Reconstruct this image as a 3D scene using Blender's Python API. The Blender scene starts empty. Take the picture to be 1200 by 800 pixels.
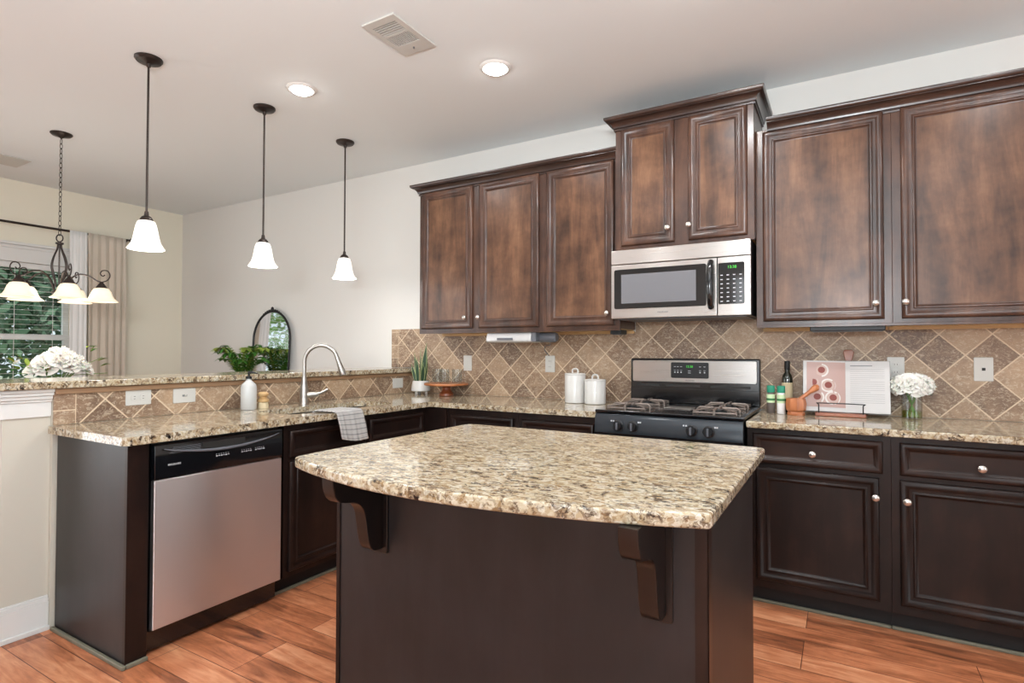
import bpy, bmesh, math, random
from mathutils import Vector, Matrix
random.seed(7)
D = bpy.data
PI = math.pi
scene = bpy.context.scene
C = scene.collection

# ------------------------------------------------------------------ camera
cam = D.objects.new('camera', D.cameras.new('camera')); C.objects.link(cam)
scene.camera = cam
cam.data.sensor_width = 36; cam.data.lens = 658.59 / 1200 * 36
cam.data.clip_start = .05; cam.data.clip_end = 200
cam.matrix_world = (Matrix.Translation((.8029, -3.601, 1.2401)) @ Matrix.Rotation(.5324, 4, 'Z')
                    @ Matrix.Rotation(PI / 2 + .018, 4, 'X') @ Matrix.Rotation(.0023, 4, 'Z'))

# ------------------------------------------------------------------ light
H = 2.79
world = D.worlds.new('world'); scene.world = world; world.use_nodes = True
wb = world.node_tree.nodes['Background']
wb.inputs['Color'].default_value = (.80, .90, 1.0, 1); wb.inputs['Strength'].default_value = 1.1
scene.view_settings.view_transform = 'Standard'; scene.view_settings.look = 'None'
scene.view_settings.gamma = 1; scene.view_settings.use_curve_mapping = False
scene.view_settings.exposure = -0.02

def area(name, loc, direction, sx, sy, power, col=(1, 1, 1)):
    l = D.lights.new(name, 'AREA'); l.shape = 'RECTANGLE'; l.size = sx; l.size_y = sy
    l.energy = power; l.color = col
    o = D.objects.new(name, l); C.objects.link(o); o.location = loc
    o.rotation_euler = Vector(direction).to_track_quat('-Z', 'Y').to_euler(); return o
# added soft fill lights behind and beside the camera, no windows built there
area('rear_fill_light', (1.0, -6.9, 1.5), (0, 1, .05), 3.4, 1.9, 72, (.86, .94, 1))
area('right_fill_light', (4.05, -3.3, 1.5), (-1, 0, 0.02), 2.6, 1.9, 40, (.87, .945, 1))
area('left_fill_light', (-5.55, -4.9, 1.2), (1, 0, 0), 2.2, 2.1, 66, (.86, .94, 1))
# added upward fill light, out of view, to brighten the ceiling
area('ceiling_fill_light', (.9, -4.5, 1.7), (-.35, .30, 1), .5, .5, 165, (.88, .955, 1))
sun = D.lights.new('sun', 'SUN'); sun.energy = 3.0; sun.angle = .02; sun.color = (1, .96, .9)
so = D.objects.new('sun', sun); C.objects.link(so); so.rotation_euler = (math.radians(38), math.radians(12), math.radians(20))

# ------------------------------------------------------------------ materials
def nt(name):
    m = D.materials.new(name); m.use_nodes = True
    n = m.node_tree; return m, n, n.nodes['Principled BSDF']
def lin(c): return tuple(((v / 255) / 12.92 if v <= 10 else ((v / 255 + .055) / 1.055) ** 2.4) for v in c) + (1,)
def mat(name, rgb, rough=.5, metal=0, spec=.5, coat=0, bump=0, bscale=60, emit=None, es=0, trans=0, ior=1.45, alpha=1, sss=0):
    m, n, p = nt(name)
    p.inputs['Base Color'].default_value = lin(rgb); p.inputs['Roughness'].default_value = rough
    p.inputs['Metallic'].default_value = metal; p.inputs['Specular IOR Level'].default_value = spec
    p.inputs['Coat Weight'].default_value = coat; p.inputs['Coat Roughness'].default_value = .08
    p.inputs['Transmission Weight'].default_value = trans; p.inputs['IOR'].default_value = ior
    if sss: p.inputs['Subsurface Weight'].default_value = sss; p.inputs['Subsurface Scale'].default_value = .02
    if emit: p.inputs['Emission Color'].default_value = lin(emit); p.inputs['Emission Strength'].default_value = es
    nz = n.nodes.new('ShaderNodeTexNoise'); nz.inputs['Scale'].default_value = bscale; nz.inputs['Detail'].default_value = 3
    geo = n.nodes.new('ShaderNodeNewGeometry'); n.links.new(geo.outputs['Position'], nz.inputs['Vector'])
    mr = n.nodes.new('ShaderNodeMapRange'); n.links.new(nz.outputs['Fac'], mr.inputs['Value'])
    mr.inputs['To Min'].default_value = max(0, rough - .03); mr.inputs['To Max'].default_value = rough + .03
    n.links.new(mr.outputs['Result'], p.inputs['Roughness'])
    if bump:
        b = n.nodes.new('ShaderNodeBump'); b.inputs['Strength'].default_value = bump; b.inputs['Distance'].default_value = .002
        n.links.new(nz.outputs['Fac'], b.inputs['Height']); n.links.new(b.outputs['Normal'], p.inputs['Normal'])
    return m
class N:
    """small helper to write node maths"""
    def __init__(s, n): s.n = n
    def node(s, t, **k):
        x = s.n.nodes.new(t)
        for a, v in k.items(): setattr(x, a, v)
        return x
    def put(s, v, sock):
        if isinstance(v, (int, float)): sock.default_value = v
        elif isinstance(v, tuple): sock.default_value = v
        else: s.n.links.new(v, sock)
    def m(s, op, a, b=0.0, c=None):
        x = s.node('ShaderNodeMath', operation=op); s.put(a, x.inputs[0]); s.put(b, x.inputs[1])
        if c is not None: s.put(c, x.inputs[2])
        return x.outputs[0]
    def pos(s):
        g = s.node('ShaderNodeNewGeometry'); sp = s.node('ShaderNodeSeparateXYZ')
        s.n.links.new(g.outputs['Position'], sp.inputs[0]); return g.outputs['Position'], sp.outputs
    def comb(s, x, y, z):
        c = s.node('ShaderNodeCombineXYZ'); s.put(x, c.inputs[0]); s.put(y, c.inputs[1]); s.put(z, c.inputs[2]); return c.outputs[0]
    def mapping(s, vec, scale=(1, 1, 1), rot=(0, 0, 0), loc=(0, 0, 0)):
        mp = s.node('ShaderNodeMapping'); s.n.links.new(vec, mp.inputs['Vector'])
        mp.inputs['Scale'].default_value = scale; mp.inputs['Rotation'].default_value = rot; mp.inputs['Location'].default_value = loc
        return mp.outputs[0]
    def noise(s, vec, scale, detail=4, rough=.5, dist=0, out='Fac'):
        x = s.node('ShaderNodeTexNoise'); s.n.links.new(vec, x.inputs['Vector'])
        x.inputs['Scale'].default_value = scale; x.inputs['Detail'].default_value = detail
        x.inputs['Roughness'].default_value = rough; x.inputs['Distortion'].default_value = dist
        return x.outputs[out]
    def ramp(s, fac, stops, interp='LINEAR'):
        r = s.node('ShaderNodeValToRGB'); s.put(fac, r.inputs[0]); cr = r.color_ramp; cr.interpolation = interp
        while len(cr.elements) < len(stops): cr.elements.new(.5)
        for e, (p, c) in zip(cr.elements, stops): e.position = p; e.color = lin(c) if len(c) == 3 and max(c) > 1 else tuple(c) + (1,)
        return r.outputs[0]
    def mix(s, fac, a, b, blend='MIX'):
        x = s.node('ShaderNodeMix', data_type='RGBA', blend_type=blend)
        s.put(fac, x.inputs[0]); s.put(a, x.inputs[6]); s.put(b, x.inputs[7]); return x.outputs[2]
    def bump(s, h, strength, dist, p):
        b = s.node('ShaderNodeBump'); s.put(h, b.inputs['Height']); b.inputs['Strength'].default_value = strength
        b.inputs['Distance'].default_value = dist; s.n.links.new(b.outputs[0], p.inputs['Normal'])

def wood_mat(name, dark, mid, light, rough=.3, coat=.4, grain='z', amount=1.0, spec=.5):
    m, n, p = nt(name); p.inputs['Specular IOR Level'].default_value = spec; k = N(n); pos, xyz = k.pos()
    sc = {'z': (9, 9, 1.3), 'x': (1.3, 9, 9), 'y': (9, 1.3, 9)}[grain]
    a = k.noise(k.mapping(pos, sc), 1.0, 6, .62, .6)
    b = k.noise(pos, 7, 4, .6)
    f = k.m('ADD', k.m('MULTIPLY', a, .6), k.m('MULTIPLY', b, .4))
    col = k.ramp(f, [(.36, dark), (.5, mid), (.64, light)])
    fine = k.noise(k.mapping(pos, tuple(v * 12 for v in sc)), 1.0, 3, .6)
    col = k.mix(k.m('MULTIPLY', fine, .35 * amount), col, lin(dark))
    n.links.new(col, p.inputs['Base Color'])
    p.inputs['Roughness'].default_value = rough; p.inputs['Coat Weight'].default_value = coat
    p.inputs['Coat Roughness'].default_value = .22
    k.bump(fine, .06, .001, p)
    return m
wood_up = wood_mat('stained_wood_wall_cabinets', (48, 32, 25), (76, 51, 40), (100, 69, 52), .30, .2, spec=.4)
wood_crown = wood_mat('dark_stained_crown_wood', (38, 26, 22), (54, 37, 31), (74, 52, 42), .28, .35, 'x')
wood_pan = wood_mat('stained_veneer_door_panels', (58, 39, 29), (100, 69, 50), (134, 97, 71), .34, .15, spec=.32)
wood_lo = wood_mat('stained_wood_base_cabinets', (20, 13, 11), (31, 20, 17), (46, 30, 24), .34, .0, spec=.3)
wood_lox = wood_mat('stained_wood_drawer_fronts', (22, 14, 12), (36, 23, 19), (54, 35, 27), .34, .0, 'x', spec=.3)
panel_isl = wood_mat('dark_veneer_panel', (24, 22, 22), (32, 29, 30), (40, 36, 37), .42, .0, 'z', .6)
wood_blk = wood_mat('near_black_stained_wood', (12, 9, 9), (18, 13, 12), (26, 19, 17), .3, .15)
shoe_m = mat('grey_shoe_moulding', (112, 108, 92), .55)
toe_m = mat('black_toe_kick', (20, 19, 20), .6)
maple = wood_mat('pale_maple', (176, 138, 88), (205, 170, 120), (222, 190, 142), .5, 0, 'x')

def granite_mat(name):
    m, n, p = nt(name); k = N(n); pos, xyz = k.pos()
    v = k.mapping(pos, (1, 1.5, 1.15), (0, 0, .3))
    wc = k.noise(v, 30, 3, .6, 0, 'Color')
    vm = k.node('ShaderNodeVectorMath', operation='MULTIPLY_ADD'); n.links.new(wc, vm.inputs[0]); vm.inputs[1].default_value = (.035, .035, .035); n.links.new(v, vm.inputs[2])
    def cells(scale):
        vo = k.node('ShaderNodeTexVoronoi'); n.links.new(vm.outputs[0], vo.inputs['Vector']); vo.inputs['Scale'].default_value = scale
        sp = k.node('ShaderNodeSeparateColor'); n.links.new(vo.outputs['Color'], sp.inputs[0]); return sp.outputs
    c1 = cells(62); c2 = cells(120)
    big = k.noise(v, 5, 4, .6, .5)
    sel = k.m('ADD', c1[0], k.m('MULTIPLY', k.m('SUBTRACT', big, .5), .7))
    col = k.ramp(sel, [(0, (202, 196, 180)), (.18, (184, 170, 142)), (.42, (170, 150, 116)), (.60, (146, 120, 86)), (.76, (192, 180, 156)), (.90, (128, 104, 76))], 'CONSTANT')
    fine = k.ramp(k.m('ADD', c2[1], k.m('MULTIPLY', k.m('SUBTRACT', big, .5), .5)), [(0, (120, 94, 70)), (.12, (176, 162, 138)), (.5, (194, 186, 166)), (.86, (140, 116, 84))], 'CONSTANT')
    col = k.mix(.42, col, fine)
    vein = k.noise(k.mapping(vm.outputs[0], (1, 1, 1), (0, 0, 0), (3, 5, 2)), 26, 5, .72, .6)
    dk = k.ramp(vein, [(.50, (0, 0, 0)), (.58, (1, 1, 1))])
    dsel = k.m('MULTIPLY', dk, k.m('GREATER_THAN', c2[0], .30))
    col = k.mix(k.m('MULTIPLY', dsel, .82), col, lin((92, 72, 54)))
    bk = k.m('MULTIPLY', k.ramp(vein, [(.58, (0, 0, 0)), (.64, (1, 1, 1))]), k.m('GREATER_THAN', c2[2], .45))
    col = k.mix(bk, col, lin((34, 30, 30)))
    n.links.new(col, p.inputs['Base Color']); p.inputs['Roughness'].default_value = .09
    return m
granite = granite_mat('speckled_granite')

def tile_mat(name, axis, u0, z0, diag, uend):
    m, n, p = nt(name); k = N(n); pos, xyz = k.pos()
    u, z = xyz[axis], xyz[2]; s = diag / math.sqrt(2); r2 = math.sqrt(2)
    uu = k.m('SUBTRACT', u, u0); zz = k.m('SUBTRACT', z, z0)
    a = k.m('DIVIDE', k.m('ADD', uu, zz), s * r2); b = k.m('DIVIDE', k.m('SUBTRACT', zz, uu), s * r2)
    straight = k.m('LESS_THAN', u, uend)
    a2 = k.m('DIVIDE', k.m('SUBTRACT', u, uend), s); b2 = k.m('DIVIDE', k.m('ADD', zz, .04), s * .72)
    def sel(x, y): return k.m('ADD', k.m('MULTIPLY', straight, y), k.m('MULTIPLY', k.m('SUBTRACT', 1.0, straight), x))
    A = sel(a, a2); B = sel(b, b2)
    def dist(x): return k.m('ABSOLUTE', k.m('SUBTRACT', k.m('FRACT', k.m('ADD', x, .5)), .5))
    d = k.m('MINIMUM', dist(A), dist(B))
    wob = k.m('MULTIPLY', k.m('SUBTRACT', k.noise(pos, 55, 3), .5), .016)
    g = k.m('LESS_THAN', k.m('ADD', d, wob), .021)
    wn = k.node('ShaderNodeTexWhiteNoise', noise_dimensions='3D')
    n.links.new(k.comb(k.m('FLOOR', A), k.m('FLOOR', B), straight), wn.inputs['Vector'])
    tone = wn.outputs['Value']
    nz = k.noise(pos, 14, 5, .65, .5)
    f = k.m('ADD', k.m('MULTIPLY', tone, .42), k.m('MULTIPLY', nz, .62))
    col = k.ramp(f, [(.28, (106, 82, 65)), (.5, (142, 115, 92)), (.72, (174, 146, 118))])
    pit = k.ramp(k.noise(k.mapping(pos, (1, 1, 1.6), (.3, .5, 0)), 34, 7, .82, 1.5), [(.515, (0, 0, 0)), (.565, (1, 1, 1))])
    col = k.mix(k.m('MULTIPLY', pit, .62), col, lin((206, 188, 164)))
    col = k.mix(g, col, lin((212, 190, 162)))
    n.links.new(col, p.inputs['Base Color']); p.inputs['Roughness'].default_value = .42
    h = k.m('SUBTRACT', k.m('SUBTRACT', 1.0, g), k.m('MULTIPLY', pit, .25)); k.bump(h, .5, .002, p)
    return m
tile_back = tile_mat('travertine_diamond_tile_back', 0, -.049, 1.333, .2125, -2.42)
tile_bar = tile_mat('travertine_diamond_tile_bar', 1, -2.267, 1.009, .2225, -2.385)

def floor_mat():
    m, n, p = nt('hand_scraped_hardwood'); k = N(n); pos, xyz = k.pos()
    bt = k.node('ShaderNodeTexBrick'); n.links.new(k.mapping(pos, (1, 1, 1), (0, 0, 0), (.3, .097, 0)), bt.inputs['Vector'])
    bt.inputs['Scale'].default_value = 1; bt.inputs['Brick Width'].default_value = .95; bt.inputs['Row Height'].default_value = .127
    bt.inputs['Mortar Size'].default_value = .0016; bt.inputs['Mortar Smooth'].default_value = .3; bt.inputs['Bias'].default_value = 0
    bt.offset = .37; bt.offset_frequency = 3
    bt.inputs['Color1'].default_value = (0, 0, 0, 1); bt.inputs['Color2'].default_value = (1, 1, 1, 1); bt.inputs['Mortar'].default_value = (.5, .5, .5, 1)
    tone = bt.outputs['Color']
    g1 = k.noise(k.mapping(pos, (1.6, 14, 1)), 1.6, 6, .65, 1.2)
    g2 = k.noise(k.mapping(pos, (5, 40, 1)), 1.0, 4, .6)
    pt = k.noise(k.mapping(pos, (1, 2.4, 1)), 5, 4, .6, .8)
    f = k.m('ADD', k.m('ADD', k.m('MULTIPLY', tone, .18), k.m('MULTIPLY', g1, .50)), k.m('ADD', k.m('MULTIPLY', pt, .3), k.m('MULTIPLY', g2, .08)))
    col = k.ramp(f, [(.33, (84, 50, 35)), (.44, (148, 88, 58)), (.56, (192, 120, 82)), (.70, (220, 158, 118))])
    col = k.mix(bt.outputs['Fac'], col, lin((78, 40, 26)))
    n.links.new(col, p.inputs['Base Color']); p.inputs['Roughness'].default_value = .34
    rr = k.node('ShaderNodeMapRange'); n.links.new(pt, rr.inputs['Value']); rr.inputs['To Min'].default_value = .26; rr.inputs['To Max'].default_value = .48
    n.links.new(rr.outputs[0], p.inputs['Roughness'])
    h = k.m('SUBTRACT', k.m('MULTIPLY', k.m('ADD', g1, pt), .5), bt.outputs['Fac']); k.bump(h, .35, .003, p)
    return m
floor_m = floor_mat()

def paint_mat(name, rgb, bump=.08, scale=140, rough=.6):
    return mat(name, rgb, rough, bump=bump, bscale=scale)
wall_m = paint_mat('warm_white_wall_paint', (220, 218, 213))
wall_l = paint_mat('beige_dining_wall_paint', (232, 226, 208))
ceil_m = paint_mat('ceiling_paint', (234, 239, 240), .15, 90, .8)
trim_m = mat('white_gloss_trim', (216, 216, 213), .3)
knee_m = paint_mat('greige_wall_paint', (196, 191, 178))

def steel_mat(name, axis, rgb=(200, 196, 192), rough=.28):
    m, n, p = nt(name); k = N(n); pos, xyz = k.pos()
    sc = {'x': (2, 300, 300), 'y': (700, 6, 700), 'z': (300, 300, 2)}[axis]
    s = k.noise(k.mapping(pos, sc), 1, 3, .6)
    p.inputs['Base Color'].default_value = lin(rgb); p.inputs['Metallic'].default_value = .95
    mr = k.node('ShaderNodeMapRange'); n.links.new(s, mr.inputs['Value']); mr.inputs['To Min'].default_value = rough - .06; mr.inputs['To Max'].default_value = rough + .1
    n.links.new(mr.outputs[0], p.inputs['Roughness']); k.bump(s, .06, .0006, p)
    p.inputs['Anisotropic'].default_value = .85; n.links.new(k.comb(0.0, 0.0, 1.0), p.inputs['Tangent'])
    return m
steel_x = steel_mat('brushed_steel_horizontal', 'x'); steel_y = steel_mat('brushed_steel_dishwasher', 'y', (236, 232, 232), .30)
steel_y.node_tree.nodes['Principled BSDF'].inputs['Anisotropic'].default_value = 1.0
steel = mat('satin_steel', (172, 168, 162), .32, .95)
nickel = mat('brushed_nickel_knob', (205, 200, 194), .25, .9)
blk_gloss = mat('black_enamel', (14, 15, 18), .14, spec=.6, coat=.4)
blk_glass = mat('black_glass', (10, 11, 13), .06, spec=.7, coat=.5)
blk_matte = mat('black_plastic', (22, 22, 24), .42)
grey_pl = mat('grey_plastic', (96, 98, 104), .4)
iron = mat('cast_iron_grate', (128, 116, 108), .45, .4)
white_cer = mat('white_ceramic', (200, 198, 194), .22, coat=.3)
white_pl = mat('white_plastic_plate', (200, 198, 192), .35)
dark_slot = mat('dark_slot', (40, 38, 36), .6)
bronze = mat('oil_rubbed_bronze', (62, 54, 50), .38, .7)
green_led = mat('green_display_digits', (60, 170, 60), .4, emit=(70, 240, 60), es=.45)
mark_m = mat('pale_printed_marks', (196, 196, 200), .5)
micro_win = mat('microwave_window_screen', (112, 112, 116), .18, coat=.4)
shade_m = mat('frosted_white_glass_shade', (250, 246, 238), .35, emit=(255, 250, 242), es=.62)
amber_m = mat('frosted_alabaster_glass_shade', (246, 232, 210), .35, emit=(255, 236, 204), es=.45)
lens_m = mat('lamp_lens', (255, 255, 252), .4, emit=(255, 252, 246), es=32)
linen = mat('linen_curtain', (206, 195, 180), .85, bump=.3, bscale=400)
sheer = mat('white_sheer_curtain', (232, 232, 230), .85, bump=.2, bscale=400)
petal_m = mat('white_petal', (238, 235, 228), .6, sss=.1)
leaf_m = mat('green_leaf', (70, 128, 44), .45); leaf_p = mat('pale_green_leaf', (150, 172, 70), .5)
stem_m = mat('green_stem', (104, 142, 66), .5)
snake_m = mat('snake_plant_leaf', (38, 66, 46), .4); snake_e = mat('cream_leaf_margin', (170, 184, 128), .45)
oak = wood_mat('warm_oak_wood', (132, 78, 42), (172, 104, 60), (196, 130, 82), .4, .2, 'x')
oakdk = wood_mat('acacia_wood', (96, 46, 24), (138, 72, 38), (176, 104, 62), .35, .3, 'x')
copper_w = wood_mat('honey_turned_wood', (150, 84, 48), (190, 118, 74), (214, 148, 104), .35, .3, 'z')
paper = mat('book_paper', (196, 193, 191), .5); paper_ph = mat('pink_photo_page', (176, 146, 138), .4)
text_m = mat('grey_print', (150, 148, 148), .6); food_m = mat('red_brown_food', (124, 54, 44), .5); plate_m = mat('printed_plate', (208, 202, 198), .5)
bowl_m = mat('printed_plate_inside', (186, 160, 150), .5)
towel_m = None

def thin_glass(name, tint=(1, 1, 1), refl=.9, body=0.0):
    m = D.materials.new(name); m.use_nodes = True; n = m.node_tree; n.nodes.clear()
    out = n.nodes.new('ShaderNodeOutputMaterial'); tr = n.nodes.new('ShaderNodeBsdfTransparent'); gl = n.nodes.new('ShaderNodeBsdfGlossy')
    gl.inputs['Roughness'].default_value = .02; tr.inputs['Color'].default_value = tint + (1,)
    lw = n.nodes.new('ShaderNodeLayerWeight'); lw.inputs['Blend'].default_value = .25
    mt = n.nodes.new('ShaderNodeMath'); mt.operation = 'MULTIPLY_ADD'; mt.inputs[1].default_value = refl; mt.inputs[2].default_value = body
    n.links.new(lw.outputs['Facing'], mt.inputs[0])
    mx = n.nodes.new('ShaderNodeMixShader'); n.links.new(mt.outputs[0], mx.inputs[0]); n.links.new(tr.outputs[0], mx.inputs[1]); n.links.new(gl.outputs[0], mx.inputs[2])
    n.links.new(mx.outputs[0], out.inputs[0]); return m
pane_m = thin_glass('window_glass', (.97, .99, .98), .25, .02)
glass_m = thin_glass('clear_drinking_glass', (.95, .97, .97), .38, .03)
water_m = thin_glass('green_tinted_water', (.80, .84, .30), .4, .06)
bottle_m = mat('dark_olive_glass', (22, 30, 20), .1, coat=.5)
mirror_m = mat('mirror_silver', (245, 246, 248), .01, 1)

# ------------------------------------------------------------------ helpers
def tag(o, label=None, cat=None, group=None, kind=None):
    if label: o['label'] = label
    if cat: o['category'] = cat
    if group: o['group'] = group
    if kind: o['kind'] = kind
    return o
def thing(name, label, cat, loc, group=None, rz=0):
    o = D.objects.new(name, None); C.objects.link(o); o.empty_display_size = .05
    o.location = loc; o.rotation_euler = (0, 0, rz); tag(o, label, cat, group)
    return o
def worldloc(o):
    v = Vector((0, 0, 0))
    while o: v += Vector(o.location); o = o.parent
    return v
def obj(name, bm, m, parent=None, bevel=0, seg=2, smooth=True, angle=35, local=False, label=None, loc=None):
    """bm holds world coordinates unless local; becomes one mesh object"""
    me = None
    if isinstance(bm, bpy.types.Mesh): me = bm
    else: me = D.meshes.new(name); bm.normal_update(); bm.to_mesh(me); bm.free()
    mats = m if isinstance(m, (list, tuple)) else [m]
    for x in mats: me.materials.append(x)
    o = D.objects.new(name, me); C.objects.link(o)
    if parent is not None:
        o.parent = parent
        if not local: me.transform(Matrix.Translation(-worldloc(parent)))
    elif not local:
        xs = [v.co for v in me.vertices]
        c = Vector(((min(v.x for v in xs) + max(v.x for v in xs)) / 2, (min(v.y for v in xs) + max(v.y for v in xs)) / 2, min(v.z for v in xs)))
        me.transform(Matrix.Translation(-c)); o.location = c
    if smooth:
        me.polygons.foreach_set('use_smooth', [True] * len(me.polygons)); me.set_sharp_from_angle(angle=math.radians(angle))
    if bevel:
        b = o.modifiers.new('bevel', 'BEVEL'); b.width = bevel; b.segments = seg; b.limit_method = 'ANGLE'; b.angle_limit = math.radians(40)
        b.harden_normals = True
    if isinstance(bm, bpy.types.Mesh) and smooth:
        w = o.modifiers.new('w', 'WEIGHTED_NORMAL'); w.keep_sharp = True; w.weight = 80
    if label: o['label'] = label
    return o
def B(*boxes, mi=None):
    bm = bmesh.new()
    for i, b in enumerate(boxes): add_box(bm, *b, mi=(mi[i] if mi else 0))
    return bm
def add_box(bm, x0, x1, y0, y1, z0, z1, mi=0):
    x0, x1 = sorted((x0, x1)); y0, y1 = sorted((y0, y1)); z0, z1 = sorted((z0, z1))
    v = [bm.verts.new(p) for p in ((x0, y0, z0), (x1, y0, z0), (x1, y1, z0), (x0, y1, z0), (x0, y0, z1), (x1, y0, z1), (x1, y1, z1), (x0, y1, z1))]
    for f in ((3, 2, 1, 0), (4, 5, 6, 7), (0, 1, 5, 4), (1, 2, 6, 5), (2, 3, 7, 6), (3, 0, 4, 7)):
        bm.faces.new([v[i] for i in f]).material_index = mi
def add_lathe(bm, prof, c=(0, 0, 0), seg=24, M=None, cap=True, mi=0, sx=1, sy=1):
    """prof: list of (r,z)"""
    M = M or Matrix.Identity(4); rings = []
    for r, z in prof:
        ring = []
        for i in range(seg):
            a = 2 * PI * i / seg
            ring.append(bm.verts.new(Vector(c) + (M @ Vector((r * math.cos(a) * sx, r * math.sin(a) * sy, z)))))
        rings.append(ring)
    for a, b in zip(rings, rings[1:]):
        for i in range(seg):
            j = (i + 1) % seg; f = bm.faces.new((a[i], a[j], b[j], b[i])); f.material_index = mi
    if cap:
        if prof[0][0] > 1e-5: bm.faces.new(rings[0][::-1]).material_index = mi
        if prof[-1][0] > 1e-5: bm.faces.new(rings[-1]).material_index = mi
    return bm
def lathe(prof, c=(0, 0, 0), seg=24, M=None, cap=True): return add_lathe(bmesh.new(), prof, c, seg, M, cap)
def add_tube(bm, pts, r, seg=8, mi=0, closed=False):
    pts = [Vector(p) for p in pts]; n = len(pts); rs = r if isinstance(r, (list, tuple)) else [r] * n; rings = []
    prev = None
    for i, p in enumerate(pts):
        a = pts[(i - 1) % n] if (closed or i > 0) else p; b = pts[(i + 1) % n] if (closed or i < n - 1) else p
        t = (b - a).normalized()
        if prev is None:
            up = Vector((0, 0, 1)) if abs(t.z) < .9 else Vector((1, 0, 0)); x = t.cross(up).normalized()
        else: x = (prev - t * prev.dot(t)).normalized()
        y = t.cross(x); prev = x
        rings.append([bm.verts.new(p + (x * math.cos(2 * PI * k / seg) + y * math.sin(2 * PI * k / seg)) * rs[i]) for k in range(seg)])
    pairs = list(zip(rings, rings[1:])) + ([(rings[-1], rings[0])] if closed else [])
    for a, b in pairs:
        for k in range(seg):
            j = (k + 1) % seg; bm.faces.new((a[k], b[k], b[j], a[j])).material_index = mi
    if not closed: bm.faces.new(rings[0]).material_index = mi; bm.faces.new(rings[-1][::-1]).material_index = mi
    return bm
def tube(pts, r, seg=8): return add_tube(bmesh.new(), pts, r, seg)
def smooth_path(pts, n=6):
    pts = [Vector(p) for p in pts]; out = []
    for i in range(len(pts) - 1):
        p0 = pts[max(i - 1, 0)]; p1 = pts[i]; p2 = pts[i + 1]; p3 = pts[min(i + 2, len(pts) - 1)]
        for k in range(n):
            t = k / n; out.append(.5 * ((2 * p1) + (-p0 + p2) * t + (2 * p0 - 5 * p1 + 4 * p2 - p3) * t * t + (-p0 + 3 * p1 - 3 * p2 + p3) * t ** 3))
    out.append(pts[-1]); return out
def slab(outline, z0, z1, holes=(), bevel=.004, M=None):
    """flat shape with holes, rounded edges"""
    cu = D.curves.new('tmp', 'CURVE'); cu.dimensions = '2D'; cu.fill_mode = 'BOTH'
    bv = min(bevel, (z1 - z0) * .49)
    cu.extrude = (z1 - z0) / 2 - bv; cu.bevel_depth = bv; cu.bevel_resolution = 2; cu.offset = -bv
    for pl in [outline] + list(holes):
        s = cu.splines.new('POLY'); s.points.add(len(pl) - 1)
        for i, p in enumerate(pl): s.points[i].co = (p[0], p[1], 0, 1)
        s.use_cyclic_u = True
    o = D.objects.new('tmp', cu); me = D.meshes.new_from_object(o); D.objects.remove(o); D.curves.remove(cu)
    me.transform(Matrix.Translation((0, 0, (z0 + z1) / 2)))
    bm = bmesh.new(); bm.from_mesh(me); bmesh.ops.remove_doubles(bm, verts=bm.verts, dist=1e-5); bmesh.ops.recalc_face_normals(bm, faces=bm.faces)
    bm.to_mesh(me); bm.free()
    if M: me.transform(M)
    me.materials.clear(); return me
def slab_holed(outline, hole, z0, z1):
    from mathutils.geometry import tessellate_polygon
    def clean(l):
        o_ = []
        for q in l:
            if not o_ or (Vector(q[:2]) - Vector(o_[-1][:2])).length > 1e-4: o_.append(q)
        return o_
    loops = [clean(outline), clean(hole)]; bm = bmesh.new(); flat = [p for l in loops for p in l]
    t_ = [bm.verts.new((p[0], p[1], z1)) for p in flat]; b_ = [bm.verts.new((p[0], p[1], z0)) for p in flat]
    for tri in tessellate_polygon([[Vector((p[0], p[1], 0)) for p in l] for l in loops]):
        bm.faces.new([t_[i] for i in tri]); bm.faces.new([b_[i] for i in tri[::-1]])
    k = 0
    for l in loops:
        for i in range(len(l)): a, b = k + i, k + (i + 1) % len(l); bm.faces.new((t_[a], t_[b], b_[b], b_[a]))
        k += len(l)
    bmesh.ops.recalc_face_normals(bm, faces=bm.faces)
    bmesh.ops.dissolve_limit(bm, angle_limit=.001, verts=bm.verts, edges=bm.edges)
    return bm
def rounded(pts, radii, n=6):
    out = []; L = len(pts)
    for i, p in enumerate(pts):
        p = Vector(p); a = Vector(pts[i - 1]) - p; b = Vector(pts[(i + 1) % L]) - p; r = radii[i] if isinstance(radii, (list, tuple)) else radii
        if r <= 0: out.append(tuple(p)); continue
        a.normalize(); b.normalize(); ang = a.angle(b); d = r / math.tan(ang / 2); s = p + a * d; e = p + b * d
        for k in range(n + 1):
            t = k / n; q = s * (1 - t) ** 2 + p * 2 * t * (1 - t) + e * t * t; out.append(tuple(q))
    return out
def text_mesh(body, size, M, depth=.0006, align='CENTER'):
    cu = D.curves.new('t', 'FONT'); cu.body = body; cu.size = size; cu.extrude = depth; cu.align_x = align; cu.align_y = 'CENTER'
    o = D.objects.new('t', cu); me = D.meshes.new_from_object(o); D.objects.remove(o); D.curves.remove(cu)
    me.transform(M); me.materials.clear(); return me
FY = Matrix(((1, 0, 0, 0), (0, 0, -1, 0), (0, 1, 0, 0), (0, 0, 0, 1)))      # plane facing -y (u->x, v->z, n->-y)
FX = Matrix(((0, 0, 1, 0), (1, 0, 0, 0), (0, 1, 0, 0), (0, 0, 0, 1)))       # plane facing +x (u->y, v->z, n->+x)
def onface(F, u, v, n): return F @ Vector((u, v, n))
def face_M(F, u, v, n): return Matrix.Translation(F @ Vector((u, v, n))) @ F
# F maps (u,v,n): FY -> (u,-n,v) ; FX -> (n,u,v)
def copy_tree(o, parent=None):
    c = o.copy(); C.objects.link(c)
    if parent is not None: c.parent = parent
    for ch in [q for q in o.children]: copy_tree(ch, c)
    return c

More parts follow.
